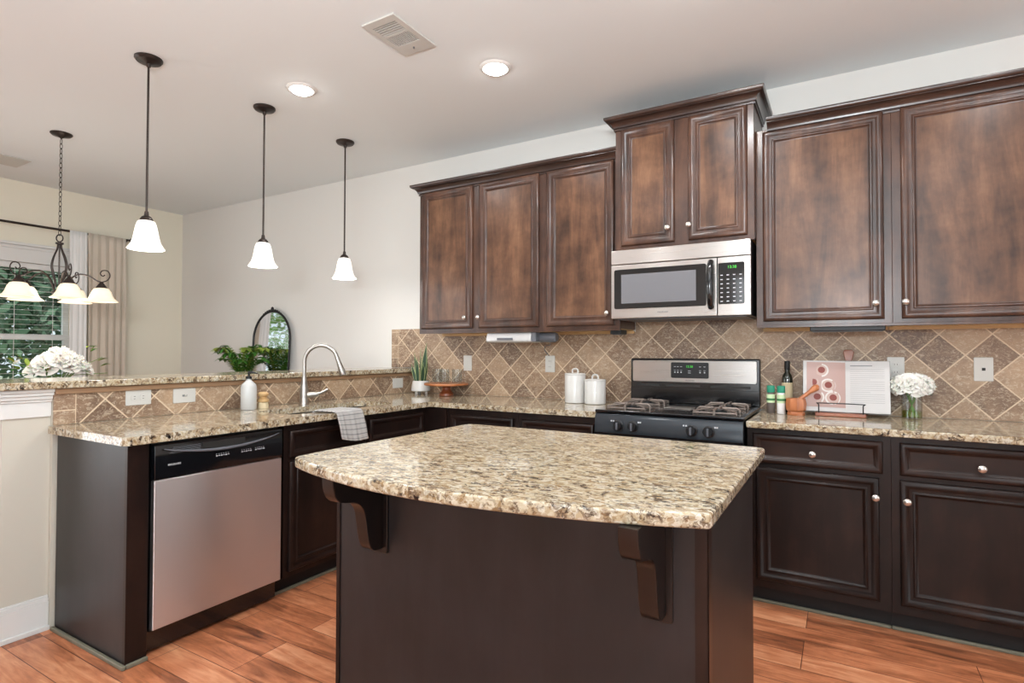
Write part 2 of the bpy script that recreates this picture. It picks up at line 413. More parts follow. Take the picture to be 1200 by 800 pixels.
def add_rings(bm, u0, u1, v0, v1, prof, F, n0, cap=True, mi=0, base=True):
    """nested rectangles -> moulded door face; prof = [(inset, height)]"""
    rings = []
    for ins, h in prof:
        rings.append([bm.verts.new(onface(F, u, v, n0 + h)) for u, v in ((u0 + ins, v0 + ins), (u1 - ins, v0 + ins), (u1 - ins, v1 - ins), (u0 + ins, v1 - ins))])
    for a, b in zip(rings, rings[1:]):
        for i in range(4):
            j = (i + 1) % 4; bm.faces.new((a[i], a[j], b[j], b[i])).material_index = mi
    if cap: bm.faces.new(rings[-1]).material_index = 1
    if base: bm.faces.new(rings[0][::-1]).material_index = mi
DOOR = [(0, 0), (0, .010), (.002, .015), (.007, .019), (.014, .0215), (.021, .021), (.027, .018), (.031, .013), (.033, .0125), (.045, .0125),
        (.047, .0155), (.050, .017), (.054, .0165), (.057, .013), (.060, .0085), (.064, .006), (.066, .006)]
DRAW = [(0, 0), (0, .010), (.002, .015), (.006, .019), (.012, .0215), (.018, .021), (.024, .018), (.030, .012), (.034, .008), (.038, .0065), (.040, .0065)]
def door_bm(F, u0, u1, v0, v1, n0, prof=DOOR):
    bm = bmesh.new(); add_rings(bm, u0, u1, v0, v1, prof, F, n0); return bm
def knob(F, u, v, n, parent):
    q = F.to_3x3().to_4x4()
    prof = [(.0075, 0), (.0065, .004), (.005, .010), (.0065, .014), (.0125, .017), (.0155, .021), (.0155, .024), (.012, .028), (.006, .030), (0.0001, .0305)]
    return obj('knob', lathe(prof, onface(F, u, v, n), 18, q), nickel, parent, label='round nickel knob')

# ================================================================== SETTING
XL, XR, YR = -5.69, 4.2, -7.05
def struct(name, bm, m, **k): return tag(obj(name, bm, m, **k), kind='structure')
struct('floor', B((XL - .12, XR + .12, YR - .12, .12, -.1, 0)), floor_m)
struct('ceiling', B((XL - .12, XR + .12, YR - .12, .12, H, H + .1)), ceil_m)
struct('wall_back', B((XL - .12, XR + .12, 0, .12, 0, H)), wall_m)
struct('wall_right', B((XR, XR + .12, YR, 0, 0, H)), wall_m)
struct('wall_rear', B((XL - .12, XR + .12, YR - .12, YR, 0, H)), wall_m)
wy0, wy1, wz0, wz1 = -2.86, -1.06, .78, 2.05
struct('wall_left', B((XL - .12, XL, YR, wy0, 0, H), (XL - .12, XL, wy1, 0, 0, H), (XL - .12, XL, wy0, wy1, 0, wz0), (XL - .12, XL, wy0, wy1, wz1, H)), wall_l)
struct('baseboard_back', B((XL, -2.66, -.014, 0, 0, .13), (XL, -2.66, -.009, 0, .13, .145)), trim_m)
struct('baseboard_left', B((XL, XL + .014, YR, 0, 0, .13), (XL, XL + .009, YR, 0, .13, .145)), trim_m)
# window in the dining wall
win = D.objects.new('window_1', None); C.objects.link(win); win.location = (XL, (wy0 + wy1) / 2, wz0); win['kind'] = 'structure'
bm = bmesh.new(); fx0, fx1 = XL - .10, XL - .05
for (a, b) in ((wy0, (wy0 + wy1) / 2 - .02), ((wy0 + wy1) / 2 + .02, wy1)):
    for (s0, s1, ox) in ((wz0, 1.385, .02), (1.345, wz1, 0)):
        X0, X1 = fx0 + ox, fx1 + ox - .012
        add_box(bm, X0, X1, a, a + .045, s0, s1); add_box(bm, X0, X1, b - .045, b, s0, s1)
        add_box(bm, X0, X1, a + .045, b - .045, s0, s0 + .045); add_box(bm, X0, X1, a + .045, b - .045, s1 - .045, s1)
add_box(bm, XL - .12, XL - .02, (wy0 + wy1) / 2 - .03, (wy0 + wy1) / 2 + .03, wz0, wz1)
obj('window_frame', bm, trim_m, win)
obj('window_glass', B((XL - .083, XL - .079, wy0, wy1, wz0, wz1)), pane_m, win)
bm = B((XL, XL + .02, wy0 - .09, wy0, wz0 - .02, wz1 + .02), (XL, XL + .02, wy1, wy1 + .09, wz0 - .02, wz1 + .02), (XL, XL + .022, wy0 - .09, wy1 + .09, wz1, wz1 + .15),
       (XL, XL + .05, wy0 - .12, wy1 + .12, wz1 + .15, wz1 + .175), (XL, XL + .03, wy0 - .10, wy1 + .10, wz1 + .12, wz1 + .15),
       (XL, XL + .06, wy0 - .11, wy1 + .11, wz0 - .03, wz0), (XL, XL + .02, wy0 - .08, wy1 + .08, wz0 - .12, wz0 - .03))
obj('window_casing', bm, trim_m, win, bevel=.003)

# knee wall under the raised bar, with its trimmed end post
struct('wall_peninsula', B((-2.40, -2.252, -2.47, 0, 0, 1.068)), knee_m)
px0, px1, py0, py1 = -2.42, -2.272, -2.640, -2.471
bm = bmesh.new(); add_box(bm, px0, px1, py0, py1, 0, 1.068)
obj_post = struct('wall_post', bm, knee_m)
def surround(bm, x0, x1, y0, y1, z0, z1, o): add_box(bm, x0 - o, x1 + o, y0 - o, y1, z0, z1)
bm = bmesh.new()
for z0, z1, o in ((.945, 1.012, .010), (1.012, 1.024, .017), (1.024, 1.040, .026), (1.040, 1.055, .036), (1.055, 1.0695, .044)): surround(bm, px0, px1, py0, py1, z0, z1, o)
struct('trim_1', bm, trim_m, bevel=.003)
bm = bmesh.new()
for z0, z1, o in ((0, .125, .014), (.125, .140, .011), (.140, .150, .007)): surround(bm, px0, px1, py0, py1, z0, z1, o)
surround(bm, px0, px1, py0, py1, 0, .02, .026)
struct('baseboard_post', bm, trim_m, bevel=.002)
struct('bar_shade_strip', B((-2.251, -2.226, -2.47, -.012, 1.043, 1.069)), mat('tile_brown_shade', (148, 116, 88), .45, bump=.4, bscale=60), bevel=.004)  # tile-coloured strip standing in for the brownish shade under the bar top

# backsplashes
tag(obj('tiled_backsplash', B((-2.20, -1.946, -.010, -.0005, .906, 1.425), (-2.498, -2.20, -.010, -.0005, 1.106, 1.425), (-1.946, 1.63, -.010, -.0005, .906, 1.371), (-.37, .399, -.010, -.0005, 1.371, 1.44)), tile_back),
    'long diamond-set travertine tile backsplash on the range wall', 'backsplash')
tag(obj('tiled_backsplash', B((-2.252, -2.242, -2.47, -.012, .906, 1.043)), tile_bar),
    'low strip of diamond-set travertine tile under the raised bar top', 'backsplash')

# ================================================================== COUNTERTOPS
CT, CB = .905, .872
sink_hole = rounded([(-2.005, -1.635), (-1.715, -1.635), (-1.690, -1.55), (-1.690, -.92), (-1.715, -.835), (-1.965, -.835), (-2.005, -.90)][::-1], [.05, .06, .05, .1, .1, .06, .06][::-1])
pen = rounded([(-2.240, -2.492), (-1.572, -2.492), (-1.572, -.648), (-.392, -.648), (-.392, -.011), (-2.240, -.011)], [.004, .03, .01, .002, .002, .002])
o = obj('granite_countertop', slab_holed(pen, sink_hole, CB, CT), granite, bevel=.005, seg=3)
tag(o, 'L-shaped speckled granite countertop of the sink peninsula and corner', 'countertop')
o = obj('granite_countertop', slab(rounded([(.392, -.648), (1.63, -.648), (1.63, -.011), (.392, -.011)], .003), CB, CT, (), .006), granite)
tag(o, 'straight speckled granite countertop right of the range, holding the cookbook', 'countertop')
o = obj('bar_top', slab(rounded([(-2.65, -2.72), (-2.205, -2.72), (-2.205, -.011), (-2.65, -.011)], [.03, .02, .002, .002]), 1.0705, 1.103, (), .006), granite)
tag(o, 'narrow raised granite bar top above the low tile strip', 'countertop')

# ================================================================== CABINETS
def upper(label, x0, x1, z0, z1, yf, doors, knobs, group):
    t = thing('wall_cabinet', label, 'cabinet', ((x0 + x1) / 2, 0, z0), group)
    bm = B((x0, x1, yf, -.012, z0 + .012, z1))
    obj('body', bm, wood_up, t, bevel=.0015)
    obj('underside', B((x0 + .012, x1 - .012, yf + .02, -.014, z0 + .006, z0 + .012)), maple, t, label='pale unstained underside')
    obj('bottom_rail', B((x0, x1, yf, yf + .02, z0, z0 + .012)), wood_up, t)
    if z0 < 1.5: obj('rear_rail', B((x0 + .001, x1 - .001, -.032, -.0125, z0 - .012, z0 + .006)), maple, t, label='pale unstained strip at the wall')
    for (a, b, c, d), (ku, kv) in zip(doors, knobs):
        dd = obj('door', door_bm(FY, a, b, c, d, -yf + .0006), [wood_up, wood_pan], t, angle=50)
        knob(FY, ku, kv, -yf + .021, dd)
    return t
G = 'dark stained wall cabinets over the backsplash'
U0 = 1.372
upper('two-door dark wood wall cabinet at the left end, above the snake plant', -1.945, -.898, U0, 2.44, -.309, [(-1.92, -1.456, 1.404, 2.425), (-1.402, -.925, 1.404, 2.425)], [(-1.509, 1.48), (-1.394, 1.48)], G)
upper('narrow one-door dark wood wall cabinet just left of the microwave', -.898, -.3725, U0, 2.44, -.309, [(-.869, -.404, 1.404, 2.425)], [(-.442, 1.478)], G)
upper('short taller-standing two-door wall cabinet directly above the microwave', -.372, .4005, 1.8425, 2.60, -.379, [(-.334, -.018, 1.868, 2.567), (.058, .368, 1.868, 2.567)], [(-.053, 1.946), (.066, 1.950)], G)
upper('one-door dark wood wall cabinet just right of the microwave, above the oil bottle', .401, 1.0115, U0, 2.44, -.309, [(.435, .979, 1.404, 2.425)], [(.942, 1.482)], G)
upper('wide dark wood wall cabinet at the right edge of the photo', 1.012, 1.63, U0, 2.44, -.309, [(1.048, 1.60, 1.404, 2.425)], [(1.0615, 1.482)], G)
# crown mouldings swept along the front and sides
CROWN = [(0, 0), (.008, .0), (.009, .006), (.005, .010), (.005, .013), (.013, .015), (.014, .021), (.017, .029), (.025, .040), (.037, .048), (.044, .050), (.044, .053), (.051, .055), (.055, .060), (.057, .066), (.057, .075), (0, .075)]
def crown(label, x0, x1, yf, z0, left, right, yback=-.012):
    bm = bmesh.new(); cols = []
    def section(fn): cols.append([bm.verts.new(fn(o, h)) for o, h in CROWN])
    if left: section(lambda o, h: (x0 - o, yback, z0 + h)); section(lambda o, h: (x0 - o, yf - o, z0 + h))
    else: section(lambda o, h: (x0, yf - o, z0 + h))
    if right: section(lambda o, h: (x1 + o, yf - o, z0 + h)); section(lambda o, h: (x1 + o, yback, z0 + h))
    else: section(lambda o, h: (x1, yf - o, z0 + h))
    n = len(CROWN)
    for a, b in zip(cols, cols[1:]):
        for i in range(n):
            j = (i + 1) % n; bm.faces.new((a[i], b[i], b[j], a[j]))
    bm.faces.new(cols[0]); bm.faces.new(cols[-1][::-1])
    bmesh.ops.recalc_face_normals(bm, faces=bm.faces)
    tag(obj('crown_moulding', bm, wood_crown, angle=25), label, 'crown moulding')
crown('dark wood crown moulding over the three-door run left of the microwave', -1.945, -.3725, -.309, 2.413, True, False)
crown('highest dark wood crown moulding, over the cabinet above the microwave', -.372, .4005, -.379, 2.568, True, True)
crown('dark wood crown moulding over the wide cabinets right of the microwave', .459, 1.63, -.309, 2.413, False, False)

def base_unit(F, label, u0, u1, nf, doors, drawers, dknobs, wknobs, back, group, panel=None, wood=None, fronts=True):
    """F: face frame; nf: n coordinate of face frame; back: n coordinate of back"""
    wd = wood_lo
    def bx(bm, a, b, c, d, n0, n1):
        p = onface(F, a, c, n0); q = onface(F, b, d, n1); add_box(bm, p.x, q.x, p.y, q.y, p.z, q.z)
    loc = onface(F, (u0 + u1) / 2, 0, (nf + back) / 2)
    t = thing('base_cabinet', label, 'cabinet', loc, group)
    bm = bmesh.new()
    bx(bm, u0, u1, .10, .871, nf - .019, nf); bx(bm, u0, u0 + .016, .10, .871, back, nf - .019); bx(bm, u1 - .016, u1, .10, .871, back, nf - .019)
    bx(bm, u0 + .016, u1 - .016, .10, .116, back, nf - .019); bx(bm, u0 + .016, u1 - .016, .10, .871, back, back + .01)
    if panel: pass
    obj('body', bm, wd, t, bevel=.001)
    bm = bmesh.new(); bx(bm, u0, u1, 0, .10, nf - .095, nf - .075); obj('toe_kick', bm, toe_m, t)
    bm = bmesh.new(); bx(bm, u0, u1, 0, .016, nf - .075, nf - .060); obj('shoe_moulding', bm, shoe_m, t, bevel=.005)
    for i, (a, b, c, d) in enumerate(doors):
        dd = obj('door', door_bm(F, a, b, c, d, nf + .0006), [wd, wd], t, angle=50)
        if i < len(dknobs): knob(F, dknobs[i][0], dknobs[i][1], nf + .021, dd)
    for i, (a, b, c, d) in enumerate(drawers):
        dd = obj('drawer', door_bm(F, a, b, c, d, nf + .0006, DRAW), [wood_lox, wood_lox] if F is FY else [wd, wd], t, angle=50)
        if i < len(wknobs): knob(F, wknobs[i][0], wknobs[i][1], nf + .012, dd)
    return t
GB = 'dark stained base cabinets'
yF = .609   # n coordinate for FY (y=-.609)
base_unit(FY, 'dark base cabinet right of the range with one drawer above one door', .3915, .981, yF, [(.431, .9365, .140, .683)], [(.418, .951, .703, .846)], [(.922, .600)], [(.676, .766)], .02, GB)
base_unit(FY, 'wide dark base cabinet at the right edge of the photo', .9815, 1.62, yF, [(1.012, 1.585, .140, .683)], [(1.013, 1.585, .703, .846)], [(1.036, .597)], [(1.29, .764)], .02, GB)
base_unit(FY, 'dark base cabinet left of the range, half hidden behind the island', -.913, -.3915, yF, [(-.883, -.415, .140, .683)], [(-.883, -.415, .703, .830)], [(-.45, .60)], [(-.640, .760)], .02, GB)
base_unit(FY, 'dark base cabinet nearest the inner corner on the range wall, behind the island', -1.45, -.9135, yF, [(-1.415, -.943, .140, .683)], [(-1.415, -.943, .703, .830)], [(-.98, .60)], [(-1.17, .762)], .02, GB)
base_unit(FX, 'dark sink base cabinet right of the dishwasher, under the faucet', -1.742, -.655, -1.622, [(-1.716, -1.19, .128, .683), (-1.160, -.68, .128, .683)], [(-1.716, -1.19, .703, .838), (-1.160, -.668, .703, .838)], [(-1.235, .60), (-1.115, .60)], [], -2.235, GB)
bm = B((-1.622, -1.45, -.628, -.609, .10, .871), (-1.641, -1.622, -.655, -.609, .10, .871), (-1.70, -1.45, -.534, -.515, 0, .10))
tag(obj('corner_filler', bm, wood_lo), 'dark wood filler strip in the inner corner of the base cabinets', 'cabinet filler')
# end panel of the peninsula
t = thing('end_panel', 'dark end panel with wood edge stile closing the peninsula left of the dishwasher', 'end panel', (-1.93, -2.42, 0))
obj('side_panel', B((-2.232, -1.640, -2.458, -2.440, 0, .871)), panel_isl, t, bevel=.001)
obj('stile', B((-1.640, -1.618, -2.460, -2.380, 0, .871)), wood_lo, t, bevel=.0015)
obj('inner_panel', B((-2.232, -1.640, -2.400, -2.382, 0, .871)), wood_lo, t)
obj('shoe_moulding', B((-2.232, -1.603, -2.476, -2.4605, 0, .018), (-1.6175, -1.603, -2.4605, -2.380, 0, .018)), shoe_m, t, bevel=.005)

# ================================================================== ISLAND
t = thing('kitchen_island', 'dark veneered kitchen island base with two carved brackets', 'kitchen island', (-.08, -1.9, 0))
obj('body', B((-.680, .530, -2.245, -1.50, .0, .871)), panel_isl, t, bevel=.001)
obj('corner_stile', B((.502, .5325, -2.249, -2.2455, .0, .8705), (.5305, .5335, -2.249, -2.215, 0, .8705)), wood_lo, t)
obj('corner_stile', B((-.683, -.668, -2.2485, -2.2455, .0, .8705)), wood_lo, t)
obj('shoe_moulding', B((-.692, .545, -2.26, -2.2495, 0, .016), (.534, .546, -2.26, -1.50, 0, .016), (-.694, -.6835, -2.26, -1.50, 0, .016)), shoe_m, t, bevel=.004)
prof = [(0, .8715), (.208, .8715), (.206, .845), (.198, .818), (.182, .799), (.155, .790), (.125, .784), (.100, .772), (.083, .748), (.075, .715), (.069, .680), (.062, .650), (.052, .628), (.036, .615), (.015, .612), (0, .612)]
def bracket(xc):
    # outline in (depth, z) extruded over width
    pr = [(a, b) for a, b in smooth_profile(prof)]
    M = Matrix(((0, 0, 1, xc), (-1, 0, 0, -2.2535), (0, 1, 0, 0), (0, 0, 0, 1)))
    o = obj('bracket', slab(pr, -.023, .023, (), .003, M), wood_blk, t, angle=40)
    obj('back_plate', slab(rounded([(-.039, .596), (.039, .596), (.039, .8712), (-.039, .8712)], [.006, .006, .001, .001]), 0, .008, (), .002,
        Matrix(((1, 0, 0, xc), (0, 0, -1, -2.2455), (0, 1, 0, 0), (0, 0, 0, 1)))), wood_blk, o)
def smooth_profile(p):
    s = smooth_path([(a, b, 0) for a, b in p[1:-1]], 4); return [p[0]] + [(v.x, v.y) for v in s] + [p[-1]]
bracket(.412); bracket(-.490)
fr = smooth_path([(-.705, -2.408, 0), (-.55, -2.462, 0), (-.306, -2.512, 0), (-.06, -2.520, 0), (.188, -2.492, 0), (.377, -2.450, 0), (.545, -2.395, 0)], 5)
top = [(v.x, v.y) for v in fr]
top += rounded([(.566, -2.388), (.566, -1.440), (-.703, -1.440), (-.712, -2.3)], [.0, .03, .05, 0], 6)
topp = []
for q in top:
    if not topp or (Vector(q) - Vector(topp[-1])).length > .004: topp.append(q)
ri = [0] * len(topp); ri[0] = .03
for i, q in enumerate(topp):
    if abs(q[0] - .566) < .001 and q[1] < -2.3: ri[i] = .02
o = obj('granite_island_top', slab(rounded(topp, ri, 5), CB, CT, (), .007), granite)
tag(o, 'bow-fronted speckled granite top on the kitchen island', 'countertop')

# ================================================================== DISHWASHER
t = thing('dishwasher', 'stainless steel dishwasher with black control strip under the peninsula', 'dishwasher', (-1.9, -2.06, 0))
d0, d1 = -2.372, -1.766
obj('tub', B((-2.22, -1.63, d0 + .006, d1 - .006, .10, .866)), blk_matte, t)
obj('door', B((-1.628, -1.600, d0 + .004, d1 - .004, .112, .712)), steel_y, t, bevel=.003)
cp = bmesh.new()
P = [(-1.628, .715), (-1.599, .715), (-1.595, .735), (-1.598, .845), (-1.603, .857), (-1.628, .857)]
a = [cp.verts.new((x, d0 + .003, z)) for x, z in P]; b = [cp.verts.new((x, d1 - .003, z)) for x, z in P]
for i in range(6): cp.faces.new((a[i], b[i], b[(i + 1) % 6], a[(i + 1) % 6]))
cp.faces.new(a[::-1]); cp.faces.new(b); bmesh.ops.recalc_face_normals(cp, faces=cp.faces)
c = obj('control_panel', cp, blk_gloss, t, bevel=.002)
# curved pull handle: a smile-shaped lip with pocket behind
hp = []
for i in range(25):
    s = i / 24; y = d0 + .035 + s * .54; hp.append((-1.588 + .004 * math.sin(PI * s), y, .838 - .032 * math.sin(PI * s) ** .8))
obj('handle', tube(hp, [.002 + .0045 * math.sin(PI * i / 24) for i in range(25)], 8), grey_pl, c)
obj('handle_pocket', slab([(d0 + .20 + .2 * i / 12, .824 + .018) for i in range(13)] + [(d0 + .40 - .2 * i / 12, .822 - .014 * math.sin(PI * i / 12)) for i in range(13)], -.002, .001, (), .0005, face_M(FX, 0, 0, -1.5965)), dark_slot, c)
bm = bmesh.new()
for i in range(5): add_box(bm, -1.5975, -1.5955, d0 + .06 + i * .004, d0 + .19, .816 + i * .0055, .8175 + i * .0055)
obj('vent', bm, grey_pl, c)
obj('brand_lettering', text_mesh('FRIGIDAIRE', .0105, face_M(FX, -2.292, .770, -1.5945)), mark_m, c)
bm = bmesh.new()
for y0, n_ in ((-2.112, 6), (-1.99, 5), (-1.92, 3), (-1.90, 3)):
    for i in range(n_):
        add_box(bm, -1.5955, -1.5945, y0 + i * .011, y0 + i * .011 + .007, .772 + (i % 2) * .002, .777); add_box(bm, -1.5955, -1.5945, y0 + i * .011, y0 + i * .011 + .004, .782, .784)
obj('printed_marks', bm, mark_m, c)
obj('toe_plate', B((-1.70, -1.688, d0, d1, .0, .1)), blk_matte, t); obj('lower_grille', B((-1.66, -1.648, d0, d1, .018, .105)), blk_gloss, t)

# ================================================================== RANGE
t = thing('gas_range', 'black gas range with stainless backguard between the counters', 'range', (0, -.35, 0))
obj('body', B((-.379, .379, -.640, -.012, .02, .893)), blk_matte, t)
ck = slab(rounded([(-.3895, -.672), (.3895, -.672), (.3895, -.06), (-.3895, -.06)], [.012, .012, .002, .002]), .9065, .922, (), .005)
cook = obj('cooktop', ck, blk_gloss, t); obj('cooktop_support', B((-.379, .379, -.655, -.06, .893, .9065)), blk_gloss, t)
cp = bmesh.new(); P = [(-.640, .79), (-.676, .79), (-.690, .800), (-.682, .885), (-.672, .900), (-.640, .905)]
a = [cp.verts.new((-.383, y, z)) for y, z in P]; b = [cp.verts.new((.383, y, z)) for y, z in P]
for i in range(6): cp.faces.new((a[i], b[i], b[(i + 1) % 6], a[(i + 1) % 6]))
cp.faces.new(a[::-1]); cp.faces.new(b); bmesh.ops.recalc_face_normals(cp, faces=cp.faces)
cpo = obj('control_panel', cp, mat('dark_blue_grey_panel', (40, 46, 52), .22, .3, coat=.3), t, bevel=.002)
for i, x in enumerate((-.245, -.165, .141, .224)):
    Mk = Matrix.Rotation(math.radians(90), 4, 'X')
    ko = obj('burner_knob', lathe([(.030, 0), (.030, .004), (.024, .007), (.023, .024), (.020, .028), (0.001, .028)], (x, -.6875, .843), 22, Mk), blk_matte, cpo)
    obj('knob_grip', B((x - .005, x + .005, -.7235, -.7155, .823, .863)), grey_pl, ko, bevel=.002)
    for dx in (-.040, -.028) if i in (0, 2) else (.030, .040): obj('printed_mark', tube([(x + dx, -.6865, .866), (x + dx, -.6885, .866)], .0045, 10), mark_m, cpo)
dr = obj('oven_door', B((-.380, .380, -.672, -.641, .20, .782)), blk_gloss, t, bevel=.006)
obj('oven_window', B((-.26, .26, -.675, -.672, .34, .64)), blk_glass, dr, bevel=.004)
obj('door_handle', tube([(-.33, -.672, .735), (-.33, -.715, .735), (-.31, -.722, .735), (.31, -.722, .735), (.33, -.715, .735), (.33, -.672, .735)], .011, 10), steel, dr)
obj('storage_drawer', B((-.380, .380, -.668, -.641, .03, .185)), blk_gloss, t, bevel=.005)
# backguard
bg = obj('backguard', B((-.388, .388, -.058, -.013, .922, 1.20)), blk_gloss, t, bevel=.010, seg=3)
obj('stainless_fascia', slab(rounded([(-.372, 1.052), (.370, 1.052), (.370, 1.187), (-.372, 1.187)], .014), 0, .008, (), .003, face_M(FY, 0, 0, .058)), steel_x, bg)
obj('vent_slot', B((-.345, -.20, -.061, -.058, 1.024, 1.037), (-.16, .05, -.061, -.058, 1.026, 1.037), (.11, .335, -.061, -.058, 1.024, 1.037)), dark_slot, bg)
obj('lower_splash', B((-.385, .385, -.066, -.058, .923, 1.012)), blk_gloss, bg, bevel=.003)
ctl = obj('control_display', slab(rounded([(-.125, 1.079), (.102, 1.079), (.102, 1.176), (-.125, 1.176)], .01), 0, .005, (), .0015, face_M(FY, 0, 0, .0655)), blk_matte, bg)
obj('clock_digits', text_mesh('12:38', .019, face_M(FY, -.012, 1.150, .0715)), green_led, ctl)
bm = bmesh.new()
for x in (-.100, -.082, -.062, .052, .078): add_box(bm, x - .006, x + .006, -.0715, -.070, 1.148, 1.151); add_box(bm, x - .004, x + .004, -.0715, -.070, 1.111, 1.119); add_box(bm, x - .006, x + .006, -.0715, -.070, 1.126, 1.128)
for x in (-.012,): add_box(bm, x - .008, x + .008, -.0715, -.070, 1.110, 1.113); add_box(bm, x - .008, x + .008, -.0715, -.070, 1.122, 1.125)
obj('printed_marks', bm, mark_m, ctl)
obj('brand_lettering', text_mesh('FRIGIDAIRE', .011, face_M(FY, -.01, 1.064, .0665)), grey_pl, bg)
def grate(cx, cy):
    bm = bmesh.new(); w, h = .105, .115; z = .947
    for (sx, sy) in ((1, 0), (-1, 0), (0, 1), (0, -1)):
        if sx: pts = [(cx + sx * w, cy, .922), (cx + sx * w, cy, z - .008), (cx + sx * (w - .012), cy, z), (cx + sx * .022, cy, z)]
        else: pts = [(cx, cy + sy * h, .922), (cx, cy + sy * h, z - .008), (cx, cy + sy * (h - .012), z), (cx, cy + sy * .022, z)]
        add_tube(bm, pts, .0065, 6)
    for (sx, sy) in ((1, 1), (-1, 1), (1, -1), (-1, -1)):
        add_tube(bm, [(cx + sx * w, cy + sy * h * .85, .924), (cx + sx * w, cy + sy * h * .85, z - .01), (cx + sx * .03, cy + sy * .03, z)], .005, 6)
    add_tube(bm, [(cx - w, cy - h * .85, .929), (cx + w, cy - h * .85, .929), (cx + w, cy + h * .85, .929), (cx - w, cy + h * .85, .929)], .005, 6, closed=True)
    g = obj('burner_grate', bm, iron, t, label='grey cast iron pan support')
    obj('burner_cap', lathe([(.045, .9222), (.045, .930), (.030, .932), (.030, .936), (.028, .939), (.001, .940)], (cx, cy, 0), 20), blk_matte, g)
for cx_ in (-.235, .235):
    for cy_ in (-.21, -.50): grate(cx_, cy_)
obj('centre_burner_cover', B((-.075, .075, -.42, -.30, .9222, .927)), steel, t, bevel=.003)

# ================================================================== MICROWAVE
t = thing('microwave', 'stainless over-the-range microwave with dark window mounted above the range', 'microwave', (0, -.2, 1.437))
obj('body', B((-.371, .3845, -.385, -.012, 1.437, 1.8415)), blk_matte, t)
obj('vent_panel', B((-.388, .386, -.412, -.386, 1.757, 1.841)), steel_x, t, bevel=.003)
dr = obj('door', B((-.388, .214, -.412, -.386, 1.4375, 1.753)), steel_x, t, bevel=.003)
obj('door_glass', slab(rounded([(-.369, 1.494), (.160, 1.494), (.160, 1.726), (-.369, 1.726)], .012), 0, .003, (), .001, face_M(FY, 0, 0, .4125)), blk_glass, dr)
obj('window_screen', B((-.325, .105, -.4165, -.4158, 1.525, 1.695)), micro_win, dr)
obj('door_handle', tube([(.184, -.414, 1.485), (.184, -.436, 1.505), (.184, -.447, 1.56), (.184, -.449, 1.61), (.184, -.447, 1.66), (.184, -.436, 1.712), (.184, -.414, 1.732)], .017, 12), blk_gloss, dr)
obj('brand_lettering', text_mesh('FRIGIDAIRE', .012, face_M(FY, -.08, 1.468, .4128)), grey_pl, dr)
for z in (1.478, 1.740): obj('handle_screw', tube([(.183, -.412, z), (.183, -.415, z)], .007, 12), grey_pl, dr)
kp = obj('keypad_panel', B((.218, .386, -.412, -.386, 1.4375, 1.753)), steel_x, t, bevel=.003)
kb = obj('keypad', slab(rounded([(.222, 1.499), (.355, 1.499), (.355, 1.722), (.222, 1.722)], .01), 0, .003, (), .001, face_M(FY, 0, 0, .4125)), blk_glass, kp)
obj('clock_digits', text_mesh('12:38', .021, face_M(FY, .293, 1.697, .4165)), green_led, kb)
bm = bmesh.new()
for r_ in range(7):
    for c_ in range(4):
        x = .240 + c_ * .032; z = 1.514 + r_ * .0235
        add_box(bm, x - .006, x + .006, -.4165, -.4158, z - .0025, z + .0025)
obj('buttons', bm, mark_m, kb)
obj('grease_filter', B((-.36, .36, -.37, -.05, 1.432, 1.4365)), grey_pl, t)

# under-cabinet fixtures
t = thing('undercabinet_radio', 'silver radio mounted under the left wall cabinets', 'radio', (-1.1, -.2, 1.30))
obj('case', slab(rounded([(-.31, 1.303), (-.13, 1.303), (-.13, 1.3705), (-.29, 1.3705)], [.02, .008, .002, .01]), -1.352, -.998, (), .006, FX @ Matrix.Identity(4)), mat('silver_plastic', (206, 206, 206), .3, .4), t)
obj('display', B((-1.255, -1.13, -.3145, -.3105, 1.318, 1.334)), grey_pl, t, bevel=.001)
bm = bmesh.new(); add_box(bm, -.998, -.962, -.29, -.14, 1.31, 1.3705); add_lathe(bm, [(.03, 0), (.034, .01), (.034, .11), (.026, .125), (.001, .126)], (-.965, -.22, 1.337), 18, Matrix.Rotation(PI / 2, 4, 'Y'))
obj('speaker_pod', bm, grey_pl, t)
obj('power_cord', tube(smooth_path([(-.90, -.20, 1.31), (-.94, -.13, 1.285), (-1.01, -.06, 1.28), (-1.03, -.03, 1.25), (-1.0, -.022, 1.21)], 6), .0028, 6), grey_pl, t)
for (x0, x1, lb) in ((.654, .985, 'flat black light fixture under the wall cabinet right of the microwave'), (-.45, -.378, 'small black fixture under the cabinet beside the microwave')):
    t = thing('undercabinet_light', lb, 'light fixture', ((x0 + x1) / 2, -.2, 1.345))
    obj('housing', B((x0, x1, -.27, -.16, 1.350, 1.3775)), blk_matte, t, bevel=.004)
    obj('lens', B((x0 + .01, x1 - .01, -.255, -.175, 1.347, 1.350)), grey_pl, t)

